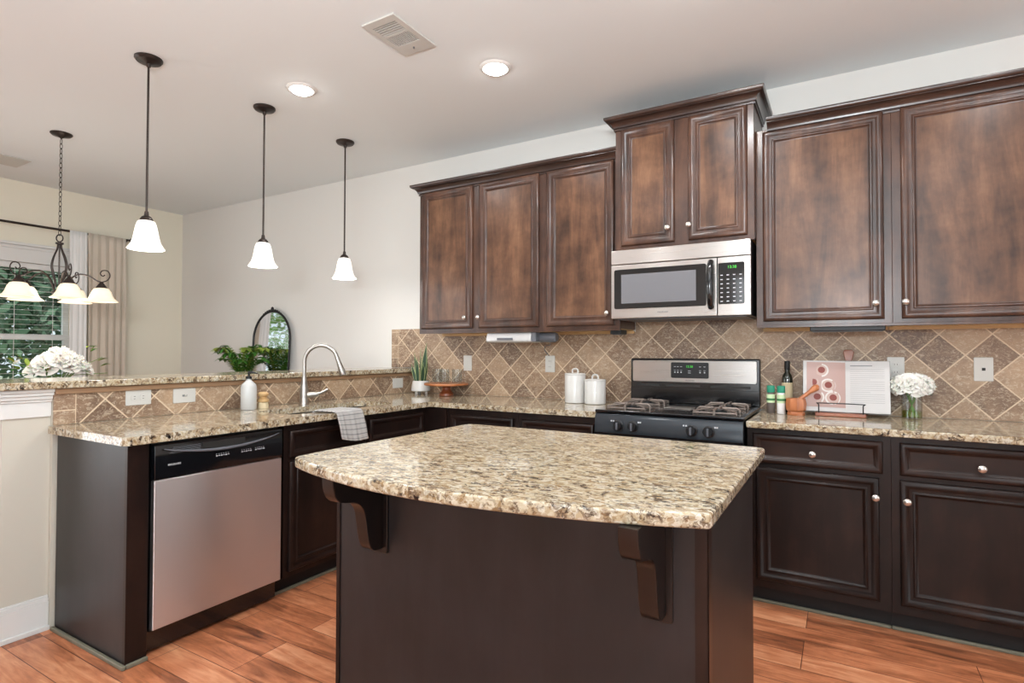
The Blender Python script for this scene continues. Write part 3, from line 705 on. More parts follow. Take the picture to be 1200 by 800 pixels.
# ================================================================== OUTLETS
def outlet(F, uc, vc, n, label, kind='duplex', horiz=False, w=.076, h=.118):
    if horiz: w, h = h, w
    p = onface(F, uc, vc, n)
    t = thing('wall_outlet' if kind == 'duplex' else 'wall_plate', label, 'outlet' if kind == 'duplex' else 'switch plate', p)
    pl = obj('plate', slab(rounded([(-w / 2, -h / 2), (w / 2, -h / 2), (w / 2, h / 2), (-w / 2, h / 2)], .005), 0, .005, (), .0018, face_M(F, uc, vc, n)), white_pl, t)
    def bx(bm, a, b, c, d, n0, n1):
        P_ = onface(F, uc + a, vc + c, n + n0); Q = onface(F, uc + b, vc + d, n + n1); add_box(bm, P_.x, Q.x, P_.y, Q.y, P_.z, Q.z)
    if kind == 'duplex':
        for s in (-1, 1):
            du, dv = (s * .020, 0) if horiz else (0, s * .020)
            r_ = obj('receptacle', slab(rounded([(-.0155, -.014), (.0155, -.014), (.0155, .014), (-.0155, .014)], .006), 0, .0025, (), .0008, face_M(F, uc + du, vc + dv, n + .005)), white_pl, t)
            bm = bmesh.new()
            for q in (-.006, .006):
                if horiz: bx(bm, du - .004, du + .004, q - .001, q + .001, .0073, .0078)
                else: bx(bm, q - .001, q + .001, dv - .004, dv + .004, .0073, .0078)
            obj('slots', bm, dark_slot, r_)
    elif kind == 'rocker':
        bm = bmesh.new(); 
        a, b = (.033, .0165) if horiz else (.0165, .033)
        bx(bm, -a, a, -b, b, .005, .008); obj('rocker', bm, white_pl, t, bevel=.001)
    elif kind == 'toggle':
        bm = bmesh.new(); bx(bm, -.005, .005, -.012, .012, .005, .0065) if not horiz else bx(bm, -.012, .012, -.005, .005, .005, .0065); obj('toggle_slot', bm, grey_pl, t)
        bm = bmesh.new(); bx(bm, -.004, .004, -.002, .006, .0065, .016); obj('toggle', bm, white_pl, t)
    elif kind == 'jack':
        bm = bmesh.new(); bx(bm, -.007, .007, -.007, .007, .005, .0075); obj('jack', bm, dark_slot, t)
    return t
outlet(FY, -1.710, 1.150, .0102, 'white rocker switch plate on the tile above the cake stand', 'rocker')
outlet(FY, -.996, 1.153, .0102, 'white outlet on the tile just left of the canisters')
outlet(FY, 1.042, 1.157, .0102, 'white outlet on the tile behind the white flowers in the vase')
outlet(FY, 1.402, 1.158, .0102, 'white jack plate on the tile near the right edge of the photo', 'jack')
outlet(FX, -2.121, 1.007, -2.2418, 'white horizontal outlet on the bar tile strip, left of the two horizontal plates', 'duplex', True)
outlet(FX, -1.893, 1.001, -2.2418, 'white horizontal switch plate on the bar tile strip, nearer the soap bottle', 'toggle', True)
outlet(FX, -.218, .989, -2.2418, 'white square plate on the bar tile strip beside the snake plant', 'rocker', False, .118, .078)

# ================================================================== SINK, FAUCET
t = thing('kitchen_sink', 'stainless undermount double-bowl sink set in the peninsula countertop', 'sink', (-1.85, -1.23, .70))
def basin(y0, y1):
    bm = bmesh.new(); x0, x1 = -2.02, -1.675; r = []
    for z, ins in ((.871, 0), (.70, .012), (.688, .03)):
        r.append([bm.verts.new((x, y, z)) for x, y in rounded([(x0 + ins, y0 + ins), (x1 - ins, y0 + ins), (x1 - ins, y1 - ins), (x0 + ins, y1 - ins)], .05, 5)])
    for a, b in zip(r, r[1:]):
        for i in range(len(a)): j = (i + 1) % len(a); bm.faces.new((a[j], a[i], b[i], b[j]))
    bm.faces.new(r[-1]); return bm
for a, b in ((-1.655, -1.225), (-1.205, -.815)):
    o = obj('bowl', basin(a, b), steel, t); s = o.modifiers.new('s', 'SOLIDIFY'); s.thickness = .002; s.offset = -1
    obj('drain', lathe([(.04, .689), (.04, .692), (.03, .6925), (.001, .690)], (-1.85, (a + b) / 2, 0), 20), blk_matte, o)
t = thing('kitchen_faucet', 'brushed nickel gooseneck pull-down faucet behind the sink', 'faucet', (-2.095, -1.235, CT))
fx, fy = -2.095, -1.235
obj('base', lathe([(.030, CT), (.030, CT + .006), (.027, CT + .012), (.027, CT + .05), (.025, CT + .10), (.017, CT + .15), (.0135, CT + .18)], (fx, fy, 0), 24), steel, t)
pts = [(fx, fy, CT + .17), (fx, fy, CT + .26)]; dx, dy = .76, .65; R = .100
for i in range(0, 13):
    a = PI - i * PI * .93 / 12; pts.append((fx + dx * (R + R * math.cos(a)), fy + dy * (R + R * math.cos(a)), CT + .27 + R * 1.02 * math.sin(a)))
obj('gooseneck_spout', tube(pts, .0125, 14), steel, t)
e = Vector(pts[-1]); dn = (Vector(pts[-1]) - Vector(pts[-2])).normalized()
e2 = e + dn * .03; e3 = e + dn * .115
obj('spray_head', tube([e - dn * .005, e2, e + dn * .07, e3 - dn * .008, e3], [.0135, .0145, .019, .0225, .020], 16), steel, t)
h = obj('side_handle', tube([(fx + .015, fy + .01, CT + .062), (fx + .045, fy + .045, CT + .064), (fx + .058, fy + .060, CT + .066)], [.018, .018, .015], 14), steel, t)
obj('lever', tube([(fx + .052, fy + .055, CT + .066), (fx + .075, fy + .080, CT + .078), (fx + .095, fy + .105, CT + .096)], [.009, .008, .006], 10), steel, h)

# soap bottle and brush
t = thing('soap_dispenser', 'clear soap bottle of white liquid with black pump left of the faucet', 'soap bottle', (-2.13, -1.590, CT))
c0 = (-2.13, -1.590, 0)
obj('bottle', lathe([(.001, CT + .0008), (.040, CT + .0008), (.043, CT + .006), (.043, CT + .128), (.038, CT + .145), (.022, CT + .160), (.014, CT + .168), (.014, CT + .176)], c0, 28), mat('milky_soap_bottle', (192, 192, 190), .15, coat=.6), t)
obj('collar', lathe([(.016, CT + .176), (.016, CT + .190), (.006, CT + .192), (.006, CT + .204)], c0, 18), blk_matte, t)
obj('pump_head', tube([(-2.13, -1.59, CT + .202), (-2.13, -1.59, CT + .212), (-2.11, -1.578, CT + .213), (-2.085, -1.566, CT + .207)], [.008, .009, .006, .004], 10), blk_matte, t)
t = thing('dish_brush', 'round wooden dish brush standing beside the soap bottle', 'brush', (-2.125, -1.500, CT))
c0 = (-2.125, -1.500, 0)
obj('bristles', lathe([(.030, CT + .0008), (.027, CT + .035), (.024, CT + .036)], c0, 20), mat('pale_bristle', (214, 196, 160), .8, bump=.8, bscale=500), t)
obj('handle_block', lathe([(.024, CT + .036), (.032, CT + .040), (.032, CT + .052), (.020, CT + .060), (.020, CT + .068), (.030, CT + .076), (.030, CT + .088), (.018, CT + .096), (.001, CT + .097)], c0, 22), maple, t)

# towel draped over the counter edge
def towel_mat():
    m, n, p = nt('striped_dish_towel'); k = N(n); tc = k.node('ShaderNodeTexCoord'); sp = k.node('ShaderNodeSeparateXYZ'); n.links.new(tc.outputs['UV'], sp.inputs[0])
    v = sp.outputs[1]
    st = k.m('GREATER_THAN', k.m('SINE', k.m('MULTIPLY', v, 95)), .80)
    col = k.mix(k.m('MULTIPLY', st, .7), lin((178, 175, 171)), lin((104, 104, 108)))
    n.links.new(col, p.inputs['Base Color']); p.inputs['Roughness'].default_value = .9
    pos, _ = k.pos(); k.bump(k.noise(pos, 380, 3), .4, .002, p); return m
towel_m = towel_mat()
bm = bmesh.new(); uvl = bm.loops.layers.uv.new('UVMap'); rows = []
path = [(-1.735, .855), (-1.712, .893), (-1.690, .911), (-1.66, .9115), (-1.62, .911), (-1.58, .911), (-1.562, .908), (-1.556, .898), (-1.553, .87), (-1.549, .84), (-1.547, .81), (-1.546, .78), (-1.545, .765)]
path = [(v.x, v.y) for v in smooth_path([(a, b, 0) for a, b in path], 3)]
NU = 26
for i, (x, z) in enumerate(path):
    s = i / (len(path) - 1); ya = -1.500 + .055 * s; yb = -1.325 + .085 * s
    row = []
    for j in range(NU + 1):
        u = j / NU; w = .004 * math.sin(u * 11 + s * 2) * (s ** 1.5) + .003 * math.sin(u * 23 + 1)* s
        fold = .009 * (1 if u < .22 else 0) * s
        row.append(bm.verts.new((x + abs(w) + fold, ya + (yb - ya) * u, z - (.012 * math.sin(u * 3) + .02 * u) * (1 if s > .6 else 0) * (s - .6) * 2.5 + (.002 * abs(math.sin(u * 9)) if s < .5 else 0))))
    rows.append(row)
for i in range(len(rows) - 1):
    for j in range(NU):
        f = bm.faces.new((rows[i][j], rows[i + 1][j], rows[i + 1][j + 1], rows[i][j + 1]))
        for l, (a, b) in zip(f.loops, ((i, j), (i + 1, j), (i + 1, j + 1), (i, j + 1))): l[uvl].uv = (b / NU, a / (len(rows) - 1))
o = obj('dish_towel', bm, towel_m, angle=80); tag(o, 'folded grey-striped dish towel draped over the sink front edge', 'towel')
s = o.modifiers.new('s', 'SOLIDIFY'); s.thickness = .007; s.offset = 1

# ================================================================== COUNTER OBJECTS
def canister(xc, yc, r, h, label):
    t = thing('canister', label, 'canister', (xc, yc, CT), 'white ceramic canisters')
    c0 = (xc, yc, 0); z = CT + .0008
    obj('jar', lathe([(.001, z), (r - .004, z), (r, z + .004), (r, z + h - .012), (r - .002, z + h - .008)], c0, 32), white_cer, t)
    obj('lid', lathe([(r - .006, z + h - .010), (r + .001, z + h - .008), (r + .001, z + h - .001), (r - .004, z + h + .003), (.02, z + h + .006), (.001, z + h + .006)], c0, 32), white_cer, t)
    zz = z + h + .004
    M = [(xc - .020, yc, zz), (xc - .020, yc, zz + .016), (xc - .013, yc, zz + .026), (xc, yc, zz + .029), (xc + .013, yc, zz + .026), (xc + .020, yc, zz + .016), (xc + .020, yc, zz)]
    obj('lid_handle', tube(M, .0055, 10), white_cer, t)
canister(-.722, -.19, .069, .190, 'taller white ceramic canister, left of the pair beside the range')
canister(-.575, -.205, .068, .155, 'shorter white ceramic canister nearest the range')

# snake plant
t = thing('plant_pot', 'white footed ceramic pot in the counter corner', 'pot', (-2.075, -.135, CT))
c0 = (-2.075, -.135, 0); z = CT
obj('pot_body', lathe([(.001, z + .022), (.070, z + .022), (.076, z + .028), (.072, z + .060), (.062, z + .105), (.058, z + .105), (.062, z + .085), (.001, z + .085)], c0, 30), white_cer, t)
for a in (0.4, 2.5, 4.6): obj('foot', lathe([(.010, z + .0005), (.013, z + .022)], (c0[0] + .045 * math.cos(a), c0[1] + .045 * math.sin(a), 0), 12), white_cer, t)
t = thing('snake_plant', 'upright snake plant with cream-edged leaves in the white footed pot', 'plant', (-2.075, -.135, z + .086))
obj('soil', lathe([(.001, z + .0865), (.058, z + .0865), (.058, z + .090), (.001, z + .092)], c0, 20), mat('potting_soil', (50, 38, 30), .9, bump=.6, bscale=200), t)
def leaf_bm(base, tip, w, bend, twist, margin=.09, n=14):
    bm = bmesh.new(); base = Vector(base); tip = Vector(tip); ax = (tip - base); up = Vector((0, 0, 1))
    side = Vector((math.cos(twist), math.sin(twist), 0)); nor = side.cross(up).normalized(); rows = []
    for i in range(n + 1):
        s = i / n; ww = w * (math.sin(min(1, s * 1.5 + .35) * PI * .5)) * (1 - s ** 5) * (1 if s < .55 else (1 - (s - .55) / .45) ** .6)
        p = base + ax * s + nor * bend * math.sin(s * PI * .5) ** 2
        rows.append([bm.verts.new(p + side * ww * q + nor * (abs(q) ** 2) * ww * .35) for q in (-1, -1 + margin * 2, 0, 1 - margin * 2, 1)])
    for a, b in zip(rows, rows[1:]):
        for j in range(4): bm.faces.new((a[j], a[j + 1], b[j + 1], b[j])).material_index = 1 if j in (0, 3) else 0
    return bm
for bx_, by_, tx, ty, tz, w, tw in ((.010, .005, .050, .01, .315, .019, .5), (-.020, -.01, -.055, -.01, .235, .014, .2), (.030, -.02, .065, -.05, .160, .017, .9), (-.005, -.03, .0, -.05, .20, .015, .5),
                                  (-.030, -.02, -.062, -.04, .15, .012, .6), (-.012, .02, -.022, .03, .27, .011, -.4), (.022, .02, .035, .03, .21, .014, 1.4)):
    o = obj('leaf', leaf_bm((c0[0] + bx_, c0[1] + by_, z + .088), (c0[0] + tx, c0[1] + ty, z + .088 + tz), w, .006, tw), [snake_m, snake_e], t, angle=80)
    s = o.modifiers.new('s', 'SOLIDIFY'); s.thickness = .002

# cake stand with glass mugs
cx, cy = -1.785, -.185
t = thing('cake_stand', 'wooden pedestal cake stand beside the snake plant', 'cake stand', (cx, cy, CT))
obj('pedestal', lathe([(.001, CT + .0008), (.052, CT + .0008), (.056, CT + .004), (.054, CT + .018), (.042, CT + .030), (.034, CT + .045), (.032, CT + .062), (.040, CT + .074), (.05, CT + .080), (.001, CT + .080)], (cx, cy, 0), 30), oakdk, t)
obj('plate', lathe([(.001, CT + .080), (.160, CT + .080), (.167, CT + .083), (.169, CT + .090), (.166, CT + .096), (.001, CT + .096)], (cx, cy, 0), 44), oak, t)
def mug(x, y, a, label):
    z = CT + .0965; t = thing('glass_mug', label, 'mug', (x, y, z), 'clear glass mugs on the cake stand')
    obj('cup', lathe([(.001, z), (.034, z), (.037, z + .004), (.039, z + .105), (.0365, z + .105), (.0345, z + .008), (.001, z + .008)], (x, y, 0), 26), glass_m, t)
    d = Vector((math.cos(a), math.sin(a), 0)); p = Vector((x, y, z))
    obj('handle', tube([p + d * .037 + Vector((0, 0, .085)), p + d * .055 + Vector((0, 0, .088)), p + d * .065 + Vector((0, 0, .07)), p + d * .064 + Vector((0, 0, .04)), p + d * .052 + Vector((0, 0, .023)), p + d * .0365 + Vector((0, 0, .026))], .0045, 8), glass_m, t)
mug(cx - .095, cy + .01, PI + .5, 'clear glass mug at the left of the cake stand, nearest the snake plant')
mug(cx - .005, cy - .02, PI / 2, 'clear glass mug in the middle of the cake stand')
mug(cx + .085, cy + .02, .1, 'clear glass mug at the right of the cake stand')

# spice jars
def spice(x, y, lower, label):
    t = thing('spice_jar', label, 'spice jar', (x, y, CT)); c0 = (x, y, 0); z = CT + .0008
    obj('jar', lathe([(.001, z), (.019, z), (.021, z + .003), (.021, z + .100), (.017, z + .110), (.017, z + .114)], c0, 22), lower, t)
    obj('label_band', lathe([(.0215, z + .058), (.0215, z + .104), (.021, z + .104)], c0, 22, cap=False), mat('pale_green_label', (196, 214, 172), .5), t)
    obj('label_print', lathe([(.0218, z + .070), (.0218, z + .082), (.0217, z + .082)], c0, 22, cap=False), mat('green_print', (60, 120, 70), .5), t)
    obj('cap', lathe([(.0195, z + .114), (.0205, z + .116), (.0205, z + .148), (.018, z + .151), (.001, z + .151)], c0, 22), mat('teal_green_cap', (54, 146, 118), .35), t)
spice(.458, -.205, mat('clear_jar_of_peppercorns', (96, 86, 80), .3, bump=1, bscale=400), 'green-capped spice jar of dark peppercorns, nearest the range')
spice(.510, -.212, mat('clear_jar_of_salt', (236, 234, 232), .35), 'green-capped spice jar of white salt beside the mortar')
t = thing('oil_bottle', 'dark glass oil bottle with cream label behind the spice jars', 'bottle', (.532, -.10, CT)); c0 = (.532, -.10, 0); z = CT + .0008
obj('glass', lathe([(.001, z), (.026, z), (.028, z + .004), (.028, z + .185), (.024, z + .205), (.013, z + .222), (.0115, z + .24)], c0, 24), bottle_m, t)
obj('paper_label', lathe([(.0285, z + .075), (.0285, z + .165), (.0280, z + .165)], c0, 24, cap=False), mat('cream_label', (196, 178, 144), .6), t)
obj('cap', lathe([(.0135, z + .235), (.0145, z + .238), (.0145, z + .283), (.012, z + .286), (.001, z + .286)], c0, 20), blk_matte, t)
# mortar and pestle
t = thing('mortar', 'faceted honey-coloured wooden mortar beside the cookbook', 'mortar', (.583, -.235, CT)); c0 = (.583, -.235, 0); z = CT + .0008
obj('bowl', lathe([(.001, z), (.043, z), (.043, z + .012), (.040, z + .018), (.048, z + .028), (.051, z + .060), (.047, z + .088), (.040, z + .088), (.040, z + .050), (.020, z + .03), (.001, z + .028)], c0, 9), copper_w, t, angle=20)
o = obj('pestle', tube([(.565, -.238, z + .040), (.600, -.234, z + .082), (.650, -.226, z + .125), (.668, -.222, z + .140), (.680, -.221, z + .150), (.690, -.219, z + .158)], [.016, .010, .0105, .017, .018, .008], 14), copper_w)
tag(o, 'honey-coloured wooden pestle leaning in the mortar', 'pestle')

# cookbook stand and open book
t = thing('book_stand', 'wooden cookbook stand with black wire page holder', 'book stand', (.79, -.15, CT)); z = CT + .0008
obj('ledge', B((.672, .902, -.225, -.125, z, z + .018)), oakdk, t, bevel=.003)
obj('wire_holder', tube(smooth_path([(.690, -.222, z + .016), (.690, -.222, z + .060), (.694, -.222, z + .068), (.885, -.222, z + .068), (.889, -.222, z + .060), (.889, -.222, z + .016)], 3), .0028, 8), blk_matte, t)
bo = [(-.085, 0), (.085, 0), (.095, .03), (.095, .20), (.075, .245), (.022, .262), (.014, .285), (.026, .335), (.018, .35), (-.018, .35), (-.026, .335), (-.014, .285), (-.022, .262), (-.075, .245), (-.095, .20), (-.095, .03)]
obj('back_board', slab(bo, 0, .012, (), .003, Matrix.Translation((.828, -.112, z + .004)) @ Matrix.Rotation(-.20, 4, 'X') @ FY), oakdk, t)
tb = thing('open_cookbook', 'open cookbook with food photos on the left page, on the wooden stand', 'book', (.81, -.16, z + .02))
TM = Matrix.Translation((.812, -.170, z + .0190)) @ Matrix.Rotation(-.17, 4, 'X') @ FY     # local: u along width, v up, n toward viewer
def page_surf(sgn, w, h, off, n=10):
    return [(sgn * w * i / n, off + .011 * math.sin(min(1, i / n * 2.2) * PI * .5) * (1 - .35 * (i / n)) + .012 * (i / n) ** 2) for i in range(n + 1)]
def page(sgn, w, h, name, m, thick=.012, lift=0, v0=0):
    s = page_surf(sgn, w, h, .012 + lift); bm = bmesh.new(); fr = []; bk = []
    for u, n_ in s:
        fr.append((bm.verts.new(TM @ Vector((u, v0, n_))), bm.verts.new(TM @ Vector((u, h, n_))))); bk.append((bm.verts.new(TM @ Vector((u, v0, n_ - thick))), bm.verts.new(TM @ Vector((u, h, n_ - thick)))))
    for i in range(len(s) - 1):
        bm.faces.new((fr[i][0], fr[i + 1][0], fr[i + 1][1], fr[i][1])); bm.faces.new((bk[i][0], bk[i][1], bk[i + 1][1], bk[i + 1][0]))
        bm.faces.new((fr[i][1], fr[i + 1][1], bk[i + 1][1], bk[i][1])); bm.faces.new((fr[i][0], bk[i][0], bk[i + 1][0], fr[i + 1][0]))
    bm.faces.new((fr[0][0], fr[0][1], bk[0][1], bk[0][0])); bm.faces.new((fr[-1][0], bk[-1][0], bk[-1][1], fr[-1][1]))
    bmesh.ops.recalc_face_normals(bm, faces=bm.faces)
    return obj(name, bm, m, tb, angle=40)
lp = page(-1, .196, .270, 'left_page', paper); rp = page(1, .194, .268, 'right_page', paper)
pic = page(-1, .180, .262, 'food_photo', paper_ph, .0006, .0009, .022)
cov = obj('cover', slab([(-.200, -.003), (.198, -.003), (.198, .274), (-.200, .274)], -.001, .002, (), .0005, TM), mat('grey_book_cover', (150, 150, 150), .5), tb)
def surf_n(u): i = abs(u) / .196; return .012 + .011 * math.sin(min(1, i * 2.2) * PI * .5) * (1 - .35 * i) + .012 * i * i
def disc(name, u, v, r0, m, lift, par, shift=0):
    bm = bmesh.new(); vs = []
    for k in range(24):
        a = 2 * PI * k / 24; uu = u + r0 * math.cos(a); vs.append(bm.verts.new(TM @ Vector((uu, v + r0 * math.sin(a), surf_n(uu) + lift))))
    c_ = bm.verts.new(TM @ Vector((u, v, surf_n(u) + lift)))
    for k in range(24): bm.faces.new((vs[k], vs[(k + 1) % 24], c_))
    return obj(name, bm, m, par)
for (u, v) in ((-.112, .218), (-.150, .152), (-.080, .138), (-.132, .074), (-.058, .072)):
    pl = disc('printed_plate', u, v, .036, plate_m, .0014, pic); disc('printed_bowl', u, v, .028, bowl_m, .0017, pic); disc('printed_food', u + .002, v + .002, .017, food_m, .0020, pic)
bm = bmesh.new()
for i in range(17):
    v = .225 - i * .0108; e = .172 if i % 6 != 5 else .11; q = [bm.verts.new(TM @ Vector((uu, vv, surf_n(uu) + .0008))) for vv in (v, v + .0016) for uu in [.022 + (e - .022) * j / 6 for j in range(7)]]
    for j in range(6): bm.faces.new((q[j], q[j + 1], q[j + 8], q[j + 7]))
obj('printed_text', bm, text_m, rp, label='grey lines of print')
bm = bmesh.new(); q = [bm.verts.new(TM @ Vector((uu, vv, surf_n(uu) + .0008))) for vv in (.243, .2465) for uu in [.022 + .098 * j / 6 for j in range(7)]]
for j in range(6): bm.faces.new((q[j], q[j + 1], q[j + 8], q[j + 7]))
obj('printed_heading', bm, grey_pl, rp)

# roses
def rose_mesh(r, seed, tone=None):
    rnd = random.Random(seed); bm = bmesh.new()
    for layer, (cnt, rad, hgt, tilt) in enumerate(((3, .28, .95, .05), (4, .5, .85, .28), (5, .75, .68, .55), (6, 1.0, .42, .95))):
        for k in range(cnt):
            a = 2 * PI * (k + rnd.random() * .4) / cnt + layer * .7; w = 2.4 * rad / math.sqrt(cnt) * .95 + .18; rows = []
            for i in range(5):
                s = i / 4; row = []
                for j in range(5):
                    u = (j / 4 - .5) * 2; ang = a + u * w * .5 * (.6 + .4 * s)
                    rr = rad * (.35 + .65 * math.sin(s * PI * .5) + tilt * .35 * s * s) - .05 * u * u * s
                    zz = (hgt * s * (1 - tilt * .35 * s)) - .10 * u * u * s + rnd.uniform(-.03, .03)
                    row.append(bm.verts.new((r * rr * math.cos(ang), r * rr * math.sin(ang), r * (zz - .3))))
                rows.append(row)
            for p, q in zip(rows, rows[1:]):
                for j in range(4): bm.faces.new((p[j], p[j + 1], q[j + 1], q[j]))
    me = D.meshes.new('blossom'); bm.to_mesh(me); bm.free(); me.materials.append(petal_m)
    me.polygons.foreach_set('use_smooth', [True] * len(me.polygons)); return me
roses = [rose_mesh(1.0, s) for s in (3, 5, 8)]
def blossom(parent, p, r, i, rot=None):
    o = D.objects.new('blossom', roses[i % 3]); C.objects.link(o); o.parent = parent; o.location = Vector(p) - worldloc(parent); o.scale = (r, r, r)
    d = rot if rot is not None else Vector((0, 0, 1)); o.rotation_euler = d.to_track_quat('Z', 'Y').to_euler(); return o
def small_leaf(bm, p, d, L, w, mi=0):
    p = Vector(p); d = Vector(d).normalized(); s = d.cross(Vector((0, 0, 1))); s = s.normalized() if s.length > .01 else Vector((1, 0, 0)); n = s.cross(d); prev = None
    for i in range(6):
        t_ = i / 5; ww = w * math.sin(PI * (t_ ** .8)) ; c_ = p + d * L * t_ - Vector((0, 0, 1)) * L * .25 * t_ * t_
        cur = (bm.verts.new(c_ - s * ww + n * ww * .3), bm.verts.new(c_), bm.verts.new(c_ + s * ww + n * ww * .3))
        if prev: bm.faces.new((prev[0], prev[1], cur[1], cur[0])).material_index = mi; bm.faces.new((prev[1], prev[2], cur[2], cur[1])).material_index = mi
        prev = cur
# small vase on the right counter
vx, vy = 1.098, -.150; z = CT + .0008
t = thing('glass_vase', 'clear glass cylinder vase with green-tinted water on the right counter', 'vase', (vx, vy, CT))
obj('glass', lathe([(.001, z), (.041, z), (.044, z + .003), (.044, z + .150), (.0415, z + .150), (.0415, z + .008), (.001, z + .008)], (vx, vy, 0), 30), glass_m, t)
obj('water', lathe([(.001, z + .009), (.041, z + .009), (.041, z + .042), (.001, z + .042)], (vx, vy, 0), 26), water_m, t)
t = thing('rose_bouquet', 'round bunch of white roses in the clear vase on the right counter', 'flowers', (vx, vy, z + .012))
bm = bmesh.new(); rnd = random.Random(4)
for i in range(11):
    a = i * 2.4; r0 = .028; add_tube(bm, [(vx + r0 * math.cos(a), vy + r0 * math.sin(a), z + .014), (vx - .01 * math.cos(a), vy - .01 * math.sin(a), z + .09), (vx - .035 * math.cos(a), vy - .035 * math.sin(a), z + .165)], .002, 6)
obj('stems', bm, stem_m, t)
for i in range(26):
    th = math.acos(1 - (i + .5) / 26 * 1.25); ph = i * 2.39996
    d = Vector((math.sin(th) * math.cos(ph), math.sin(th) * math.sin(ph), math.cos(th))); p = Vector((vx, vy, z + .165)) + Vector((d.x * .082, d.y * .070, d.z * .052))
    blossom(t, p, .030 + .005 * rnd.random(), i, d)

# ================================================================== CEILING FIXTURES
def pendant(y, label, zb=1.775):
    x = -2.362; t = thing('pendant_light', label, 'pendant light', (x, y, H), 'bronze pendant lights over the bar')
    obj('canopy', lathe([(.001, H - .0005), (.066, H - .0005), (.066, H - .008), (.058, H - .018), (.030, H - .024), (.012, H - .030), (.010, H - .045)][::-1], (x, y, 0), 30), bronze, t)
    obj('rod', tube([(x, y, H - .040), (x, y, zb + .185)], .0055, 10), bronze, t)
    obj('socket_cap', lathe([(.009, zb + .20), (.012, zb + .178), (.022, zb + .172), (.030, zb + .160), (.032, zb + .150), (.001, zb + .150)][::-1], (x, y, 0), 24), bronze, t)
    sh = [(.026, zb + .152), (.040, zb + .146), (.048, zb + .125), (.054, zb + .095), (.060, zb + .060), (.068, zb + .032), (.080, zb + .012), (.088, zb + .002), (.085, zb), (.066, zb + .030), (.056, zb + .062), (.050, zb + .095), (.044, zb + .122), (.026, zb + .142)]
    obj('shade', lathe(sh, (x, y, 0), 32, cap=False), shade_m, t, label='white frosted glass bell shade')
    obj('bulb', lathe([(.001, zb + .03), (.018, zb + .038), (.024, zb + .055), (.018, zb + .08), (.012, zb + .11), (.012, zb + .149)], (x, y, 0), 16), lens_m, t)
    l = D.lights.new('bulb_light', 'POINT'); l.energy = 4.0 if y < -1 else 5.0; l.color = (.97, .985, 1); l.shadow_soft_size = .03
    o = D.objects.new('bulb_light', l); C.objects.link(o); o.location = (x, y, zb + .01)
pendant(-2.035, 'bronze bell-shaded pendant over the bar, leftmost and nearest of the three')
pendant(-1.342, 'bronze bell-shaded pendant over the bar, middle of the three')
pendant(-.668, 'bronze bell-shaded pendant over the bar, nearest the range wall')

def downlight(x, y, label=None, power=7):
    t = thing('recessed_downlight', label, 'downlight', (x, y, H), 'recessed ceiling downlights')
    obj('trim_ring', lathe([(.062, H - .010), (.070, H - .012), (.084, H - .006), (.088, H - .0005), (.060, H - .0005)], (x, y, 0), 36, cap=False), mat('downlight_trim', (232, 230, 226), .4), t)
    obj('lens', lathe([(.001, H - .034), (.030, H - .031), (.052, H - .021), (.063, H - .008), (.063, H - .001)], (x, y, 0), 32), lens_m, t)
    l = D.lights.new('downlight_lamp', 'AREA'); l.shape = 'DISK'; l.size = .12; l.energy = power; l.color = (.97, .985, 1)
    o = D.objects.new('downlight_lamp', l); C.objects.link(o); o.location = (x, y, H - .04)
downlight(-.821, -1.03, 'recessed ceiling downlight nearer the wall cabinets, right of the air vent')
downlight(-1.943, -1.396, 'recessed ceiling downlight just behind the middle pendant')

for q in ((.27, -1.26), (1.55, -1.35), (-.82, -2.75), (.35, -2.75), (1.55, -2.75)): downlight(q[0], q[1], 'added kitchen ceiling fill downlight out of view', 14 if q[0] == .27 else 6)  # unseen downlights added to help light the kitchen, one stronger for the dishwasher

t = thing('ceiling_vent', 'white rectangular air vent in the ceiling between the downlights', 'air vent', (-1.058, -1.53, H))
vx0, vx1, vy0, vy1 = -1.158, -.957, -1.690, -1.378
cut = [(vx0 + .03, vy0 + .045), (vx1 - .03, vy0 + .045), (vx1 - .03, vy0 + .125), (vx0 + .03, vy0 + .125)]
cut2 = [(vx0 + .03, vy0 + .140), (vx1 - .03, vy0 + .140), (vx1 - .03, vy0 + .225), (vx0 + .03, vy0 + .225)]
obj('plate', slab(rounded([(vx0, vy0), (vx1, vy0), (vx1, vy1), (vx0, vy1)], .003), H - .010, H - .0012, [cut[::-1], cut2[::-1]], .002), white_pl, t)
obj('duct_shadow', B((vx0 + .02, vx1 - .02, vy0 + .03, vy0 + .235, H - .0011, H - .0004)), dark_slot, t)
bm = bmesh.new()
for i in range(5): add_box(bm, vx0 + .028, vx1 - .028, vy0 + .052 + i * .0155, vy0 + .058 + i * .0155, H - .009, H - .002)
for i in range(12): add_box(bm, vx0 + .034 + i * .0117, vx0 + .039 + i * .0117, vy0 + .139, vy0 + .226, H - .009, H - .002)
obj('louvres', bm, white_pl, t)
obj('damper_lever', tube([(vx0 + .10, vy0 + .262, H - .009), (vx0 + .10, vy0 + .262, H - .018)], .004, 8), grey_pl, t)
